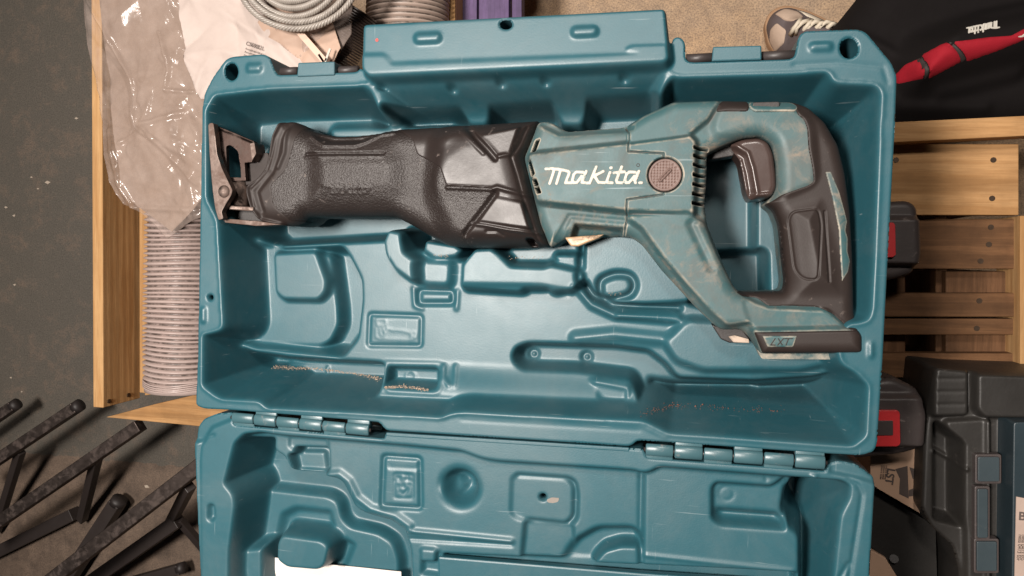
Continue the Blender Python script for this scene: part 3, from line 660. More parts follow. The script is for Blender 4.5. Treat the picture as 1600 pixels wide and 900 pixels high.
from_bm("shoe_side_wall", prism_bm(W([(336, 300), (352, 290), (356, 300), (346, 326), (350, 345), (343, 345)], -12), -46, -12, 0), M_shoe, saw)
from_bm("shoe_floor", prism_bm(W([(346, 326), (398, 326), (412, 349), (350, 346)], -44), -60, -44, 1), M_black, saw)
from_bm("shoe_lower_lip", prism_bm(W([(341, 341), (400, 345), (440, 351), (400, 353), (345, 347)], -14), -50, -14, 1), M_steel, saw)
bm = bmesh.new(); bmesh.ops.create_uvsphere(bm, u_segments=20, v_segments=10, radius=1)
rx, ry = P(349, 299, 6)
for v in bm.verts: v.co = Vector((rx+v.co.x*11, ry+v.co.y*11, 3+v.co.z*7))
from_bm("shoe_rivet", bm, M_steel, saw, True)
from_bm("shoe_pivot", tube([P3(372, 279, -38), P3(372, 322, -38)], [20, 20], 24), M_steel, saw, True)
from_bm("shoe_bar", bar_bm(P3(352, 324, -16), P3(398, 327, -20), 7, 10, 1.5), M_steel, saw)
from_bm("guide_neck", prism_bm(fillet(W([(380, 256), (392, 252), (392, 244), (418, 238), (425, 262), (410, 282), (384, 290)], -30), 3), -80, -30, 4), M_rub, saw)
# ================================================================ surroundings
FZ = -1100.0
M_pine = wood("pine_board", (.50, .30, .135), (.40, .215, .085), 'y', True, 1.3, .15)
M_pine_x = wood("pine_plank", (.50, .285, .125), (.38, .20, .078), 'x', True, 1.0, .3)
M_pallet = wood("old_pallet_wood", (.16, .078, .034), (.105, .05, .021), 'x', True, 1.0, .6)
M_pallet_y = wood("old_pallet_block", (.14, .068, .031), (.085, .04, .017), 'y', False, 1.0, .6)
M_screw = metal("screw_metal", (.10, .07, .05), .5)
# ---- floor
def floor_mat():
    t = NT("workshop_floor"); sx = t.node("ShaderNodeSeparateXYZ", i_Vector=t.co).outputs
    xb = P(560, 0, FZ)[0]*S; yb = P(60, 700, FZ)[1]*S
    n = t.noise(30, 8, .7); nb = t.noise(5, 5, .6)
    wob = t.node("ShaderNodeMath", operation='MULTIPLY_ADD', i_0=t.noise(25, 5), i_1=.03, i_2=sx[0]).outputs[0]
    isx = t.node("ShaderNodeMath", operation='LESS_THAN', i_0=wob, i_1=xb).outputs[0]
    woy = t.node("ShaderNodeMath", operation='MULTIPLY_ADD', i_0=t.noise(40, 5), i_1=.02, i_2=sx[1]).outputs[0]
    isy = t.node("ShaderNodeMath", operation='GREATER_THAN', i_0=woy, i_1=yb).outputs[0]
    pa = t.node("ShaderNodeMath", operation='MULTIPLY', i_0=isx, i_1=isy).outputs[0]
    paint = t.mix(nb, (.082, .074, .061), (.112, .097, .078)); paint = t.mix(t.ramp(n, [(.50, 0), (.74, .65)]), paint, (.20, .135, .095))
    paint = t.mix(t.ramp(t.noise(140, 6, .75), [(.66, 0), (.70, .8)]), paint, (.28, .21, .15))
    dirt = t.mix(t.ramp(n, [(.3, 0), (.7, 1)]), (.082, .058, .043), (.20, .14, .10))
    tan = t.mix(t.ramp(t.noise(55, 8, .75), [(.35, 0), (.65, 1)]), (.29, .19, .115), (.50, .33, .19)); tan = t.mix(t.ramp(nb, [(.4, 0), (.65, .6)]), tan, (.36, .27, .19))
    bare = t.mix(isx, tan, dirt)
    c = t.mix(pa, bare, paint); c = t.mix(t.ramp(t.noise(420, 4, .7), [(.36, .6), (.56, 0)]), c, (.04, .033, .028)); c = t.mix(t.ramp(t.noise(300, 5, .8), [(.58, 0), (.75, .45)]), c, (.36, .28, .21))
    t.set('Base Color', c); t.set('Roughness', t.node("ShaderNodeMapRange", i_Value=n, i_3=.5, i_4=.85).outputs[0]); t.set('Normal', t.bump(n, .4, .003)); return t.m
fl = mesh_py("floor", [(-9000, -9000, FZ), (9000, -9000, FZ), (9000, 9000, FZ), (-9000, 9000, FZ)], [(0, 1, 2, 3)], floor_mat(), None)
tag(fl, kind='structure')
M_chip = plastic("paper_chip", (.42, .35, .28), .8)
for i, (x, y) in enumerate(((50, 277), (60, 295), (10, 324), (23, 337), (24, 445), (35, 612), (230, 760), (18, 590), (75, 285), (120, 185))):
    a = random.uniform(0, 3); c = P(x, y, FZ); r = 5+random.random()*8
    o = from_bm("floor_chip", prism_bm([(c[0]+r*math.cos(a+k)*(1 if k % 2 else .4), c[1]+r*.5*math.sin(a+k)) for k in (0, 1.3, 2.9, 4.5)], FZ+.2, FZ+2), M_chip, None, loc=P3(x, y, FZ+.2))
    tag(o, kind='stuff')

# ---- timber frame with two boards at the left
def grainbox(name, x0, y0, x1, y1, e, th, mat, parent, bev=2, hollow=None):
    a, b, c, d = P(x0, y1, e), P(x1, y1, e), P(x1, y0, e), P(x0, y0, e)
    return from_bm(name, prism_bm([a, b, c, d], e-th, e, bev), mat, parent)
crate = thing("timber_pallet_frame", "new pine frame with upright side board and low deck board left of the case", "wooden frame", P3(190, 400, -840))
xa = P(144, 300, -560)[0]; xb_ = P(160, 300, -560)[0]; y_t = P(144, -60, -560)[1]; y_b = P(144, 636, -560)[1]
from_bm("side_board", box_bm(((xa+xb_)/2, (y_t+y_b)/2, -630), (xb_-xa, y_t-y_b, 140), None, 2), M_pine, crate)
yb0 = P(225, 612, -700)[1]; xi = P(222, 400, -690)[0]
from_bm("inner_batten", box_bm((xi+10, (y_t+y_b)/2+10, -700), (26, y_t-y_b-20, 36), None, 2), M_pine, crate)
for (x, y) in ((178, 622), (206, 622)):
    from_bm("screw_head", tube([(xb_-2, P(x, y, -620)[1], -580-(x-178)*2.6), (xb_+3, P(x, y, -620)[1], -580-(x-178)*2.6)], 6, 10), M_screw, crate)
c4 = W([(165, 652), (330, 668), (420, 640), (420, 612), (300, 618), (240, 632)], -700)
from_bm("deck_board", prism_bm(c4, -720, -700, 2), M_pine_x, crate)
from_bm("deck_board", prism_bm(W([(226, 618), (420, 590), (420, -60), (226, -60)], -716), -734, -716, 2), M_pine, crate)
from_bm("support_block", prism_bm(W([(330, 640), (430, 630), (430, 520), (330, 520)], -734), -1100, -735, 2), M_pine, crate)
from_bm("support_block", prism_bm(W([(330, 180), (430, 180), (430, 60), (330, 60)], -734), -1100, -735, 2), M_pine, crate)
# ---- corrugated ducts
def duct(name, label, cx, y0, y1, e, r, pitch, col, end=True):
    M_d = plastic(name+"_foil", col, .38, 300, .1, .15, spec=.6, grime=.12)
    a = P3(cx, y0, e); b = P3(cx, y1, e); t = thing(name, label, "duct hose", (b[0], b[1], e-r))
    n = int(abs(a[1]-b[1])/pitch*6); V = []; Q = []; seg = 40; jit = rng.normal(0, .8, n//6+2)
    for i in range(n+1):
        y = a[1]+(b[1]-a[1])*i/n; rr = r+6.5*math.sin(2*math.pi*i/6)*(1 if 3 < i < n-10 else .2)+rng.normal()*.3
        for k in range(seg):
            g = 2*math.pi*k/seg; V.append((a[0]+rr*math.cos(g)+3*math.sin(y*.009), y+2.2*math.sin(2*g+y*.013)+2.5*math.sin(y*.05)+jit[i//6], e+rr*math.sin(g)))
    for i in range(n):
        for k in range(seg): Q.append((i*seg+k, i*seg+(k+1) % seg, (i+1)*seg+(k+1) % seg, (i+1)*seg+k))
    mesh_np("duct_tube", V, Q, M_d, t, True)
    if end:
        from_bm("end_band", tube([(b[0], b[1]-2, e), (b[0], b[1]+16, e)], r+5, 40), M_d, t, True)
        from_bm("band_clip", box_bm((b[0]+62, b[1]+8, e+r*.72), (24, 14, 8), Matrix.Rotation(.75, 3, 'Y'), 1), M_black, t)
        for k in range(-3, 1): from_bm("band_wire", tube([(b[0]+(r+7)*math.cos(g), b[1]+24+k*5+4*math.sin(g*3), e+(r+7)*math.sin(g)) for g in np.linspace(.3, 2.9, 14)], 2, 6), M_d, t, True)
    return t
duct("corrugated_duct", "pinkish silver corrugated duct hose lying inside the pine frame left of the case", 292, -60, 606, -600, 98, 12.4, (.44, .345, .315))
duct("corrugated_duct", "short stretch of corrugated duct behind the raised latch part of the case", 640, -120, 90, -640, 98, 11.2, (.42, .33, .28), False)
# ---- plastic bag: crumpled clear film over folded brown paper and a white leaflet
def film_mat():
    t = NT("clear_bag_film"); n = t.noise(45, 6, .7)
    t.set('Base Color', t.mix(n, (.34, .26, .225), (.52, .425, .375))); t.set('Roughness', .16); t.set('Specular IOR Level', .7)
    t.set('Alpha', t.ramp(n, [(.3, .2), (.75, .45)])); t.set('Normal', t.bump(t.noise(60, 3, .5, 1.5), .2, .002)); return t.m
def paper_mat(name, c0, c1): 
    t = NT(name); t.set('Base Color', t.mix(t.noise(20, 6, .65), c0, c1)); t.set('Roughness', .7); t.set('Normal', t.bump(t.noise(30, 5, .6), .4, .003)); return t.m
def crumple(Rl, n, amp, wd, box, seed):
    g = np.random.default_rng(seed)
    for _ in range(n):
        x, y = P(g.uniform(box[0], box[2]), g.uniform(box[1], box[3]), -470); a = g.normal(math.pi*.62, .55); l = g.uniform(50, 190)
        bend = g.normal()*.0016; dx, dy = Rl.X-x, Rl.Y-y; s_ = dx*math.cos(a)+dy*math.sin(a); d_ = -dx*math.sin(a)+dy*math.cos(a)+bend*s_*s_
        Rl.H += g.uniform(.3, 1)*amp*(1 if g.random() < .7 else -1)*np.exp(-np.abs(d_)/(g.uniform(.5, 1)*wd))*np.exp(-(s_/l)**2)
    return Rl
bag = thing("plastic_bag", "crumpled clear plastic bag of papers draped over the pine frame at upper left", "plastic bag", P3(300, 150, -560))
po = W([(146, -50), (150, 60), (156, 150), (168, 226), (180, 286), (200, 320), (216, 327), (236, 344), (266, 374), (300, 352), (335, 338), (420, 240), (520, 130), (560, 60), (560, -50)], -480)
Bg = Relief.over(po, 2.6, -452); X_, Y_ = Bg.X, Bg.Y
Bg.H += 14*np.sin(X_/70+Y_/150)+10*np.sin(Y_/60-X_/110)
crumple(Bg, 40, 17, 38, (150, -40, 480, 330), 3); crumple(Bg, 110, 6.5, 12, (150, -40, 420, 340), 5)
Bg.groove([(195, 225), (235, 205), (310, 180), (330, 220)], 8, 10, -480); Bg.groove([(226, 180), (236, 210), (260, 225)], 7, 8, -480); Bg.groove([(176, 205), (196, 290), (214, 326)], 8, 12, -480)
Bg.groove([(215, 325), (320, 330)], 8, 12, -480); Bg.groove([(240, 200), (320, 290)], 6, 8, -480); Bg.groove([(160, 10), (200, 80), (225, 130), (232, 200)], 9, 9, -480); Bg.groove([(268, 60), (284, 105), (278, 145)], 9, 8, -480); Bg.groove([(278, 148), (320, 150)], 9, 7, -480)
Bg.blur(2); Bg.build("bag_film", po, lambda v: v[:, 2]-3, film_mat(), bag, cap=False)
pb = W([(150, -50), (166, 100), (180, 220), (196, 300), (215, 322), (268, 362), (300, 330), (420, 200), (550, 80), (550, -50)], -484)
Pb = Relief.over(pb, 6, -484); crumple(Pb, 30, 14, 40, (150, -40, 480, 330), 9); Pb.blur(6)
Pb.build("brown_paper", pb, lambda v: v[:, 2]-3, paper_mat("brown_paper", (.22, .15, .11), (.34, .245, .19)), bag, cap=False)
lf = W([(292, -50), (300, 40), (312, 110), (330, 160), (440, 170), (500, 90), (470, -50)], -470)
Lf = Relief.over(lf, 4, -428); crumple(Lf, 36, 9, 16, (290, -40, 470, 160), 12); Lf.blur(3)
Lf.build("white_leaflet", lf, lambda v: v[:, 2]-2, paper_mat("leaflet_paper", (.40, .32, .285), (.56, .475, .43)), bag, cap=False)
pk = W([(405, 50), (450, 75), (490, 110), (520, 118), (540, 80), (520, 20), (440, 10)], -450)
Pk = Relief.over(pk, 4, -424); crumple(Pk, 16, 9, 18, (400, 20, 530, 120), 14); Pk.blur(3)
Pk.build("brown_wrapper", pk, lambda v: v[:, 2]-2, paper_mat("wrapper_paper", (.36, .24, .175), (.52, .37, .29)), bag, cap=False)
M_ink = plastic("printed_ink", (.10, .075, .065), .7, 300, 0)
def text(name, body, px, py, e, size, ang, mat, parent, sx=1.0, bold=0.0):
    cu = bpy.data.curves.new(name, 'FONT'); cu.body = body; cu.size = size*S; cu.extrude = .3*S; cu.offset = bold*S
    ob = bpy.data.objects.new(name+"_tmp", cu); COL.objects.link(ob); dg = bpy.context.evaluated_depsgraph_get(); dg.update()
    me = bpy.data.meshes.new_from_object(ob.evaluated_get(dg)); bpy.data.objects.remove(ob)
    x, y = P(px, py, e); me.transform(Matrix.Translation(Vector((x, y, e))*S-origin(parent)) @ Matrix.Rotation(ang, 4, 'Z') @ Matrix.Diagonal((sx, 1, 1, 1)))
    me.materials.clear(); return link(name, me, mat, parent)
text("leaflet_print", "C5692L", 384, 70, -405, 12, -.32, M_ink, bag, 1, .3)
for k in range(4): text("leaflet_print", "Amvgat mo toru"[:14-2*k], 383-k*1.2, 77+k*5, -405, 6.5, -.32, M_ink, bag)
from_bm("tape_strip", bar_bm(P3(463, 45, -398), P3(508, 96, -398), 14, 2), paper_mat("tape", (.55, .38, .28), (.7, .52, .42)), bag)
from_bm("white_tie", bar_bm(P3(516, 76, -398), P3(508, 97, -398), 5, 2), M_white, bag)
from_bm("white_tie", bar_bm(P3(498, 85, -398), P3(506, 97, -398), 5, 2), M_white, bag)
# ---- wire rope coil
M_rope = plastic("galvanised_wire", (.33, .295, .26), .35, 300, .1, .3, spec=.8, grime=.5)
rope = thing("wire_rope_coil", "coil of twisted galvanised wire rope lying on the bag at the top edge", "wire rope", P3(470, -40, -440))
cxr, cyr = P(466, -54, -372)
for li, (ra, ry_, dz, ox) in enumerate(((148, 136, 0, 0), (135, 122, 8, 4), (121, 108, 3, -5), (107, 94, 9, 3), (94, 80, 4, -2), (80, 66, 8, 4))):
    bm = bmesh.new()
    for s_ in range(4):
        pts = []
        for g in np.linspace(math.pi*.98, math.pi*2.02, 190):
            ph = g*30+s_*2*math.pi/4; w_ = math.cos(ph)*3.9; v_ = math.sin(ph)*3.9
            pts.append((cxr+ox+(ra+w_)*math.cos(g), cyr+(ry_+w_)*math.sin(g), -372+dz+v_+8*math.sin(g*2+li)))
        tube(pts, 3.3, 6, True, bm)
    from_bm("rope_turn", bm, M_rope, rope, True)
# ---- dark oddments in the gap and purple boards
M_soot = plastic("dark_rubber", (.018, .013, .012), .5)
dk = thing("ribbed_hose", "black ribbed hose in the dark gap between bag and latch", "hose", P3(535, 70, -560))
bm = bmesh.new()
for k in range(26):
    f_ = k/25; x, y = 512+50*f_, 112-92*f_; tube([P3(x, y, -500), P3(x+1.2, y-2.2, -500)], 52-14*abs(f_-.4), 18, True, bm)
from_bm("hose_rib", bm, plastic("ribbed_hose_plastic", (.030, .021, .018), .35), dk, True)
M_pur = wood("purple_painted_wood", (.15, .10, .21), (.10, .07, .14), 'y', False, 1.0, .5)
pur = thing("purple_pallet", "worn purple painted pallet boards at the top edge behind the case", "pallet", P3(780, -20, -800))
for (x0, x1) in ((713, 745), (748, 795), (800, 815)): grainbox("board", x0, -120, x1, 60, -760, 40, M_pur, pur)
grainbox("bearer", 705, 40, 830, 75, -802, 120, M_pur, pur)
grainbox("bearer", 705, -110, 830, -75, -802, 120, M_pur, pur)
yb_ = thing("pine_offcut", "narrow yellow pine board between duct hose and purple boards", "board", P3(700, 0, -780)); grainbox("plank", 691, -120, 711, 80, -690, 400, M_pine, yb_)

# ---- pallet on the right
pal = thing("wooden_pallet", "brown wooden pallet of wide boards on blocks right of the case", "pallet", P3(1500, 400, -1000))
for (x0, y0, x1, y1, e, th, m_) in ((1330, 225, 1592, 336, -646, 34, M_pine_x), (1330, 342, 1592, 420, -670, 34, M_pallet), (1330, 458, 1588, 495, -670, 34, M_pallet), (1330, 498, 1588, 523, -674, 34, M_pallet), (1330, 552, 1588, 590, -676, 34, M_pallet), (1330, 620, 1588, 690, -676, 34, M_pallet)):
    grainbox("deck_board", x0, y0, x1, y1, e, th, m_, pal)
for (x0, x1) in ((1478, 1575), (1330, 1415)):
    for (y0, y1) in ((260, 330), (424, 470), (520, 565), (600, 660)): grainbox("block", x0, y0, x1, y1, -712, 388 if x0 > 1400 else 300, M_pallet_y, pal, 3)
grainbox("bearer", 1462, 250, 1480, 690, -740, 80, M_pallet_y, pal)
for (x, y, e) in ((1545, 382, -670), (1530, 470, -670), (1526, 513, -674), (1552, 250, -646), (1550, 310, -646), (1400, 250, -646), (1548, 355, -670), (1532, 408, -670)):
    nx, ny = P(x, y, e); from_bm('nail_head', tube([(nx, ny, e-2), (nx, ny, e+1.2)], 6, 10), M_screw, pal)
pk_ = thing("pine_plank", "bright new pine plank lying along the upper edge of the pallet", "plank", P3(1500, 205, -640))
a, b, c, d = P(1330, 226, -600), P(1700, 207, -600), P(1700, 176, -600), P(1330, 194, -600)
from_bm("plank", prism_bm([a, b, c, d], -645, -600, 2), M_pine_x, pk_)
po_ = thing("pine_post", "upright pine board along the right edge beyond the pallet boards", "board", P3(1620, 450, -1000))
grainbox("plank", 1594, 337, 1680, 720, -640, 120, M_pine, po_)
# ---- grey boxes with red latches
M_grey = plastic("grey_box_plastic", (.060, .048, .046), .45, 400, .3, .2, scuff=(.25, .21, .19), scuff_lo=.6, scuff_hi=.75)
M_redl = plastic("red_latch_plastic", (.62, .035, .04), .4, 300, .1)
def greybox(label, ps, latch, e, grp):
    t = thing("storage_box", label, "storage box", P3(ps[0][0], ps[0][1], e-120)); p = fillet(W(ps, e), 14)
    Rb = Relief.over(p, 3, e); xs = [q[0] for q in ps]; ys = [q[1] for q in ps]
    Rb.groove([(min(xs)-60, min(ys)+28), (max(xs)-2, min(ys)+28)], -7, 5, e); Rb.groove([(min(xs)-60, max(ys)-28), (max(xs)+2, max(ys)-26)], -6, 4, e)
    Rb.level([(min(xs), min(ys)-5), (max(xs)+5, min(ys)-5), (max(xs)+5, min(ys)+27), (min(xs), min(ys)+27)], e-16, 10, e, 'mid', 3)
    Rb.level([(min(xs), max(ys)-26), (max(xs)+5, max(ys)-26), (max(xs)+5, max(ys)+5), (min(xs), max(ys)+5)], e-22, 8, e, 'mid', 3)
    Rb.build("body", p, e-120, M_grey, t, rr=14)
    x0, y0, x1, y1 = latch
    l = from_bm("latch", prism_bm(fillet(W([(x0-25, y0), (x1-3, y0), (x1, y0+4), (x1+1, y1-4), (x1-4, y1), (x0-25, y1)], e), 3), e-6, e+9, 2.5), M_redl, t)
    from_bm("latch_pad", prism_bm(fillet(W([(x0-25, y0+17), (x1-9, y0+17), (x1-9, y1-16), (x0-25, y1-16)], e+9), 2), e+9.2, e+11.5, .8), M_grey, l)
    return t
greybox("grey plastic box with red latch on the upper pallet boards right of the case", [(1310, 318), (1425, 312), (1439, 322), (1442, 400), (1434, 428), (1400, 438), (1310, 440)], (1360, 348, 1397, 402), -540, None)
greybox("grey plastic box with red latch below the case's right corner above the printed carton", [(1300, 604), (1400, 592), (1440, 610), (1450, 650), (1446, 706), (1410, 716), (1300, 726)], (1360, 640, 1404, 696), -470, None)
# ---- cartons and dark cases lower right
M_card = paper_mat("carton_board", (.46, .29, .19), (.60, .40, .28))
car = thing("printed_carton", "brown carton with black printed pictograms under the lower grey box", "carton", P3(1400, 760, -700))
cp = W([(1360, 700), (1448, 700), (1448, 808), (1372, 764), (1360, 755)], -560); from_bm("carton_body", prism_bm(cp, -700, -560, 1), M_card, car)
text("carton_print", "LST", 1387, 731, -559, 22, -1.68, M_ink, car, 1, .6)
for k in range(3): text("carton_print", "ontora amse", 1384-k*3.5, 727, -559, 6, -1.62, M_ink, car)
for pp in ([(1399, 733), (1418, 728), (1420, 779), (1405, 772), (1406, 748)], [(1421, 730), (1430, 733), (1437, 752), (1426, 748)], [(1420, 766), (1430, 762), (1432, 774), (1420, 776)]):
    from_bm("carton_pictogram", prism_bm(W(pp, -559.5), -560, -559.4), M_ink, car)
M_dk = plastic("dark_case_plastic", (.021, .019, .017), .5, 300, .3, .3, scuff=(.12, .10, .09), scuff_lo=.62, scuff_hi=.8)
M_dkb = plastic("blue_black_plastic", (.020, .034, .042), .45, 300, .2, .3)
M_lat = plastic("slate_latch_plastic", (.040, .056, .064), .4, 300, .2, .2, scuff=(.25, .2, .17), scuff_lo=.6, scuff_hi=.8)
db = thing("dark_panel_box", "black slanting box below the printed carton beside the case lid", "box", P3(1400, 860, -800))
from_bm("body", prism_bm(fillet(W([(1340, 745), (1372, 768), (1462, 822), (1466, 960), (1400, 960), (1390, 880), (1362, 855), (1340, 850)], -600), 5), -800, -600, 4), M_dk, db)
from_bm("knob", tube([P3(1397, 873, -598), P3(1397, 873, -590)], 9, 14), M_black, db)
tc = thing("carton_corner", "plain tan carton corner showing under the lower right edge of the lid", "carton", P3(1370, 890, -760))
from_bm("carton_body", prism_bm(W([(1330, 856), (1366, 862), (1384, 872), (1410, 915), (1410, 960), (1330, 960)], -590), -760, -590, 2), M_card, tc)
dc = thing("dark_tool_case", "dark grey stacking tool case with slate latches at the lower right edge", "tool case", P3(1540, 750, -760))
o1 = fillet(W([(1462, 575), (1530, 582), (1700, 588), (1700, 1000), (1502, 1000), (1506, 900), (1496, 860), (1462, 830), (1446, 800), (1450, 690)], -480), 8)
Dc = Relief.over(o1, 2.6, -500)
Dc.level([(1462, 570), (1512, 578), (1512, 648), (1462, 650)], -478, 6, -478, 'out', 5); Dc.level([(1529, 586), (1720, 592), (1720, 655), (1540, 652), (1529, 640)], -470, 6, -470, 'out', 6)
Dc.level([(1480, 660), (1545, 656), (1548, 1000), (1515, 1000), (1512, 830), (1490, 700)], -486, 6, -486, 'out', 4)
Dc.level([(1462, 660), (1500, 690), (1500, 820), (1462, 810)], -560, 10, -500, 'mid', 5)
for x in (1545, 1572): Dc.groove([(x, 660), (x, 960)], 9, 7, -480); 
Dc.groove([(1460, 705), (1505, 730)], 10, 6, -500); Dc.groove([(1466, 672), (1500, 690)], 8, 6, -500)
for y in (592, 612, 632): Dc.groove([(1466, y), (1508, y)], -3, 3, -478)
Dc.blur(2); Dc.build("case_body", o1, -760, M_dk, dc, rr=7)
for (x0, y0, x1, y1) in ((1528, 714, 1561, 752), (1527, 764, 1543, 840), (1526, 846, 1557, 892)):
    f_ = from_bm("latch_frame", prism_bm(fillet(W([(x0-4, y0-4), (x1+4, y0-4), (x1+4, y1+4), (x0-4, y1+4)], -470), 4), -490, -470, 2), M_grey, dc)
    from_bm("latch", prism_bm(fillet(W([(x0, y0), (x1, y0), (x1, y1), (x0, y1)], -465), 3), -469.5, -463, 2), M_lat, f_)
bp = thing("blue_tool_case", "dark blue case at the far right edge with a pale paper label", "tool case", P3(1620, 800, -760))
from_bm("case_body", prism_bm(fillet(W([(1584, 660), (1720, 660), (1720, 1000), (1580, 1000)], -430), 6), -760, -430, 4), M_dkb, bp)
lb = W([(1588, 776), (1660, 790), (1660, 960), (1584, 960)], -428); from_bm("paper_label", prism_bm(lb, -429.8, -428), paper_mat("label_paper", (.38, .28, .23), (.48, .37, .31)), bp)
for k in range(4): text("label_print", "nesa 0413 tor", 1592+k*5, 835, -427, 9, -1.6, M_ink, bp)
text("label_print", "B", 1591, 812, -427, 22, 0, M_ink, bp, 1, .5)

# ---- black steel trestles lower left
M_bsteel = metal("black_painted_steel", (.10, .08, .072), .5, rust=(.085, .06, .05), rl=.5, rh=.75)
M_bcap = plastic("rubber_foot", (.020, .015, .014), .55)
M_bdark = plastic("black_paint", (.028, .021, .019), .5, 300, .2)
def trestle(label, rails):
    t = thing("steel_trestle", label, "trestle", P3(rails[0][1][0], rails[0][1][1], FZ), "black steel trestles at lower left")
    for (nm, a, b, w_, ea, eb, cap) in rails:
        pa, pb_ = P3(*a, ea), P3(*b, eb)
        from_bm(nm, bar_bm(pa, pb_, w_*.97, w_*.97, 2), M_bsteel if nm == "rail" else M_bdark, t)
        if cap:
            d_ = Vector(pb_)-Vector(pa); d_.normalize(); from_bm("foot_cap", tube([tuple(Vector(pb_)-d_*8), tuple(Vector(pb_)+d_*16)], w_*.58, 16), M_bcap, t, True)
trestle("short black steel trestle leg at the far left with round foot cap", [("rail", (-60, 690), (22, 634), 34, -930, -960, True), ("strut", (-60, 640), (-20, 780), 26, -980, -1080, False)])
trestle("black steel trestle leg with round foot cap nearest the pine side board", [("rail", (-60, 756), (120, 636), 36, -860, -900, True), ("strut", (32, 705), (-6, 830), 26, -905, -1070, False), ("brace", (-40, 880), (118, 802), 44, -1060, -1060, False)])
trestle("black steel trestle leg running under the end of the pine deck board", [("rail", (-60, 856), (220, 664), 38, -800, -850, False), ("strut", (152, 712), (128, 812), 28, -850, -1066, False), ("brace", (70, 960), (184, 785), 46, -1040, -1040, True)])
trestle("black steel trestle leg nearest the case lid", [("rail", (50, 930), (330, 714), 42, -700, -740, False), ("strut", (296, 760), (266, 818), 30, -760, -1000, False), ("brace", (140, 910), (280, 812), 46, -980, -960, False), ("brace", (150, 925), (282, 888), 34, -1040, -1040, True), ("strut", (280, 812), (330, 870), 24, -960, -1060, False)])

# ---- person at upper right
M_trou = plastic("black_cloth", (.0075, .006, .006), .85, 900, .5, .3, spec=.15)
M_redc = plastic("red_cloth", (.30, .010, .020), .8, 700, .6, .3, spec=.2)
per = thing("person", "person in black work trousers with red panels and a beige laced shoe", "person", P3(1400, 60, FZ))
lo = fillet(W([(1420, -120), (1338, 0), (1300, 47), (1270, 66), (1250, 120), (1290, 205), (1400, 215), (1600, 196), (1720, 186), (1760, -160)], -900), 14)
Lg = Relief.over(lo, 5, -800); Lg.level([(1440, 60), (1520, 30), (1640, 10), (1640, 80), (1500, 110), (1430, 130)], -690, 90, -720, 'mid', 30); Lg.round_off(lo, 90)
for q in ([(1320, 30), (1400, 70), (1440, 120)], [(1480, 140), (1600, 110)], [(1350, 120), (1420, 160), (1560, 160)], [(1480, 66), (1540, 18), (1620, 0)]): Lg.groove(q, 16, 22, -740)
Lg.blur(6); Lg.build("trousers", lo, FZ+14, M_trou, per)
def PH(Rl, px, py):
    h = -720.0
    for _ in range(12):
        x, y = P(px, py, h); i = int(np.clip((x-Rl.x0)/Rl.step, 0, Rl.X.shape[0]-1)); j = int(np.clip((y-Rl.y0)/Rl.step, 0, Rl.X.shape[1]-1)); h = .5*h+.5*float(Rl.H[i, j])
    return P(px, py, h)
def cloth_patch(name, pts, mat, dz=4):
    p = fillet([PH(Lg, *q) for q in pts], 3); return Lg.build(name, p, lambda v: v[:, 2]-8, mat, per, delta=dz, edge=4)
cloth_patch("red_panel", [(1398, 118), (1410, 104), (1434, 92), (1442, 124), (1400, 132)], M_redc); cloth_patch("red_panel", [(1437, 88), (1478, 66), (1500, 98), (1450, 124)], M_redc)
cloth_patch("red_panel", [(1488, 66), (1545, 58), (1580, 56), (1602, 44), (1602, 62), (1552, 83), (1510, 97)], M_redc)
cloth_patch("strap", [(1430, 94), (1438, 90), (1449, 122), (1441, 126)], plastic("grey_strap", (.03, .024, .022), .7), 6); cloth_patch("strap", [(1477, 66), (1483, 65), (1507, 95), (1500, 100)], plastic("grey_strap_webbing", (.03, .024, .022), .7), 6)
cloth_patch("white_flash", [(1582, 60), (1604, 50), (1604, 58), (1590, 63)], M_white, 6)
wd = word(0, 0, 1); xs0 = np.array([p for l in wd for p in l]); cxw, cyw = xs0.mean(0)
kk = 50/1100; ca, sa = math.cos(-.21), math.sin(-.21); wl_ = []
zt = float(Lg.H[tuple(np.array([int((P(1535, 43, -690)[0]-Lg.x0)/5), int((P(1535, 43, -690)[1]-Lg.y0)/5)]))])+6
for l in wd: wl_.append([(1535-((x-cxw)*ca-(y-cyw)*sa*1.35)*kk, 43-((x-cxw)*sa+(y-cyw)*ca*1.35)*kk) for x, y in l])
strokes("logo_print", wl_, 3.2, zt, 1.2, M_white, per, 1.2)
M_knit = plastic("beige_knit", (.46, .345, .265), .8, 260, .7, .2); M_shd = plastic("shoe_brown", (.10, .078, .078), .7, 300, .3); M_lace = plastic("cream_lace", (.66, .58, .46), .7, 400, .4); M_sole = plastic("shoe_sole", (.34, .20, .11), .7, 300, .3)
so = fillet(W([(1194, 38), (1200, 22), (1214, 11), (1232, 8), (1262, 16), (1300, 34), (1350, 40), (1350, 90), (1290, 96), (1236, 98), (1214, 90), (1199, 68)], FZ+40), 14)
sh_sole = from_bm("shoe_sole", prism_bm(so, FZ+1, FZ+46, 6), M_sole, per)
su = fillet(W([(1198, 38), (1204, 24), (1216, 14), (1232, 11), (1262, 19), (1300, 37), (1350, 44), (1350, 80), (1290, 88), (1236, 90), (1216, 82), (1204, 64)], FZ+70), 14)
Su = Relief.over(su, 2.5, FZ+120); Su.level([(1240, 30), (1350, 45), (1350, 75), (1250, 65)], FZ+170, 50, FZ+150, 'mid', 16); Su.round_off(su, 60); Su.blur(2)
shu = Su.build("shoe_upper", su, FZ+44, M_shd, per)
Su.build("toe_panel", fillet(W([(1210, 22), (1226, 14), (1246, 20), (1254, 30), (1236, 42), (1222, 36)], FZ+90), 6), lambda v: v[:, 2]-6, M_knit, shu, delta=4, edge=4)
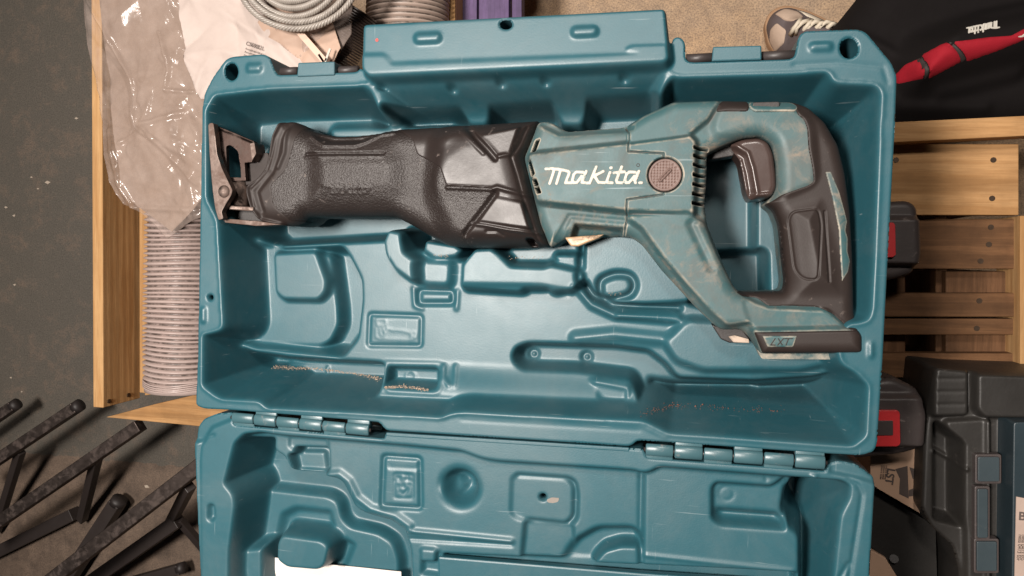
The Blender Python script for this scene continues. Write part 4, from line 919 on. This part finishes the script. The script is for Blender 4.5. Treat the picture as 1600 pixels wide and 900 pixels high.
Su.build("toe_panel", fillet(W([(1203, 46), (1212, 38), (1226, 52), (1224, 70), (1214, 76), (1205, 60)], FZ+90), 6), lambda v: v[:, 2]-6, M_knit, shu, delta=4, edge=4)
Su.build("side_panel", fillet(W([(1246, 12), (1266, 18), (1304, 36), (1300, 42), (1262, 26)], FZ+110), 3), lambda v: v[:, 2]-6, M_lace, shu, delta=4, edge=4)
for k in range(7):
    x = 1240+k*9; w0 = (-1)**k*2.5; pts = [P3(x-5, 54-k*.6, FZ+140), P3(x-2+w0, 44-k*.5, FZ+166), P3(x+6, 36+w0*.6, FZ+172), P3(x+13-w0, 31+k*1.1, FZ+158), P3(x+9, 34+k*1.2, FZ+150)]
    from_bm("lace", tube(pts, 6, 7), M_lace, shu, True)

# what the case stands on: a closed carton on the floor, wholly beneath it
st = thing("closed_carton", "closed brown carton on the floor directly beneath the open case", "carton", P3(830, 420, FZ))
a_, b_ = P(480, 600, -266), P(1240, 240, -266)
from_bm("carton_body", prism_bm([(a_[0], a_[1]), (b_[0], a_[1]), (b_[0], b_[1]), (a_[0], b_[1])], FZ, -267, 3), M_card, st)
# ================================================================ paper in the lid and small marks
man = thing("paper_sheet", "white paper sheet tucked under the raised pad in the lid", "paper", P3(510, 930, -82))
pp = W([(398, 868), (430, 871), (520, 884), (627, 893), (632, 1000), (404, 1000)], -76)
Pp = Relief.over(pp, 3, -77); Pp.H += 2*np.sin(Pp.X/40); Pp.build("paper_leaf", pp, lambda v: v[:, 2]-1.5, paper_mat("white_paper", (.62, .56, .52), (.68, .62, .58)), man, cap=False)
def mark(name, Rl, pts, e, mat, dz=.5):
    p = fillet(W(pts, e), 2); return Rl.build(name, p, lambda v: v[:, 2]-.5, mat, case, delta=dz, edge=0, cap=False)
mark("paint_mark", L, [(854, 781), (862, 777), (874, 778), (872, 784), (864, 786), (856, 785)], -30, M_stain)
mark("red_mark", T, [(586, 62), (590, 59), (592, 64), (588, 66)], 25, M_red)
M_dust = plastic("sawdust", (.36, .27, .20), .85, 300, .3)
def dust(Rl, line, e, n, spread, seed, mat=None):
    g = np.random.default_rng(seed); bm = bmesh.new()
    for _ in range(n):
        f_ = g.random(); k = min(int(f_*(len(line)-1)), len(line)-2); q = f_*(len(line)-1)-k
        x = line[k][0]*(1-q)+line[k+1][0]*q; y = line[k][1]*(1-q)+line[k+1][1]*q+g.normal()*spread
        wx, wy = P(x, y, e); i, j = int((wx-Rl.x0)/Rl.step), int((wy-Rl.y0)/Rl.step)
        r = g.uniform(.3, .8)*(2 if g.random() < .06 else 1)
        box_bm((wx, wy, Rl.H[i, j]+r*.3), (r*1.8, r, r), Matrix.Rotation(g.uniform(0, 3), 3, 'Z') @ Matrix.Rotation(g.uniform(0, 1), 3, 'X'), 0, bm)
    o = from_bm("sawdust", bm, mat or M_dust, None, loc=P3(line[0][0], line[0][1], e)); tag(o, kind='stuff')
dust(T, [(430, 572), (500, 576), (600, 590)], -152, 600, .9, 1); dust(T, [(616, 599), (640, 598), (682, 603)], -106, 320, .8, 2)
dust(T, [(1008, 610), (1060, 612), (1210, 620)], -222, 160, 1.2, 3, plastic("brown_sawdust", (.16, .065, .04), .85)); dust(T, [(676, 398), (690, 400), (702, 400)], -72, 30, 1.5, 4); dust(T, [(940, 459), (975, 458)], -78, 30, 1.2, 5); dust(T, [(800, 402), (850, 402)], -90, 24, 1.5, 6)
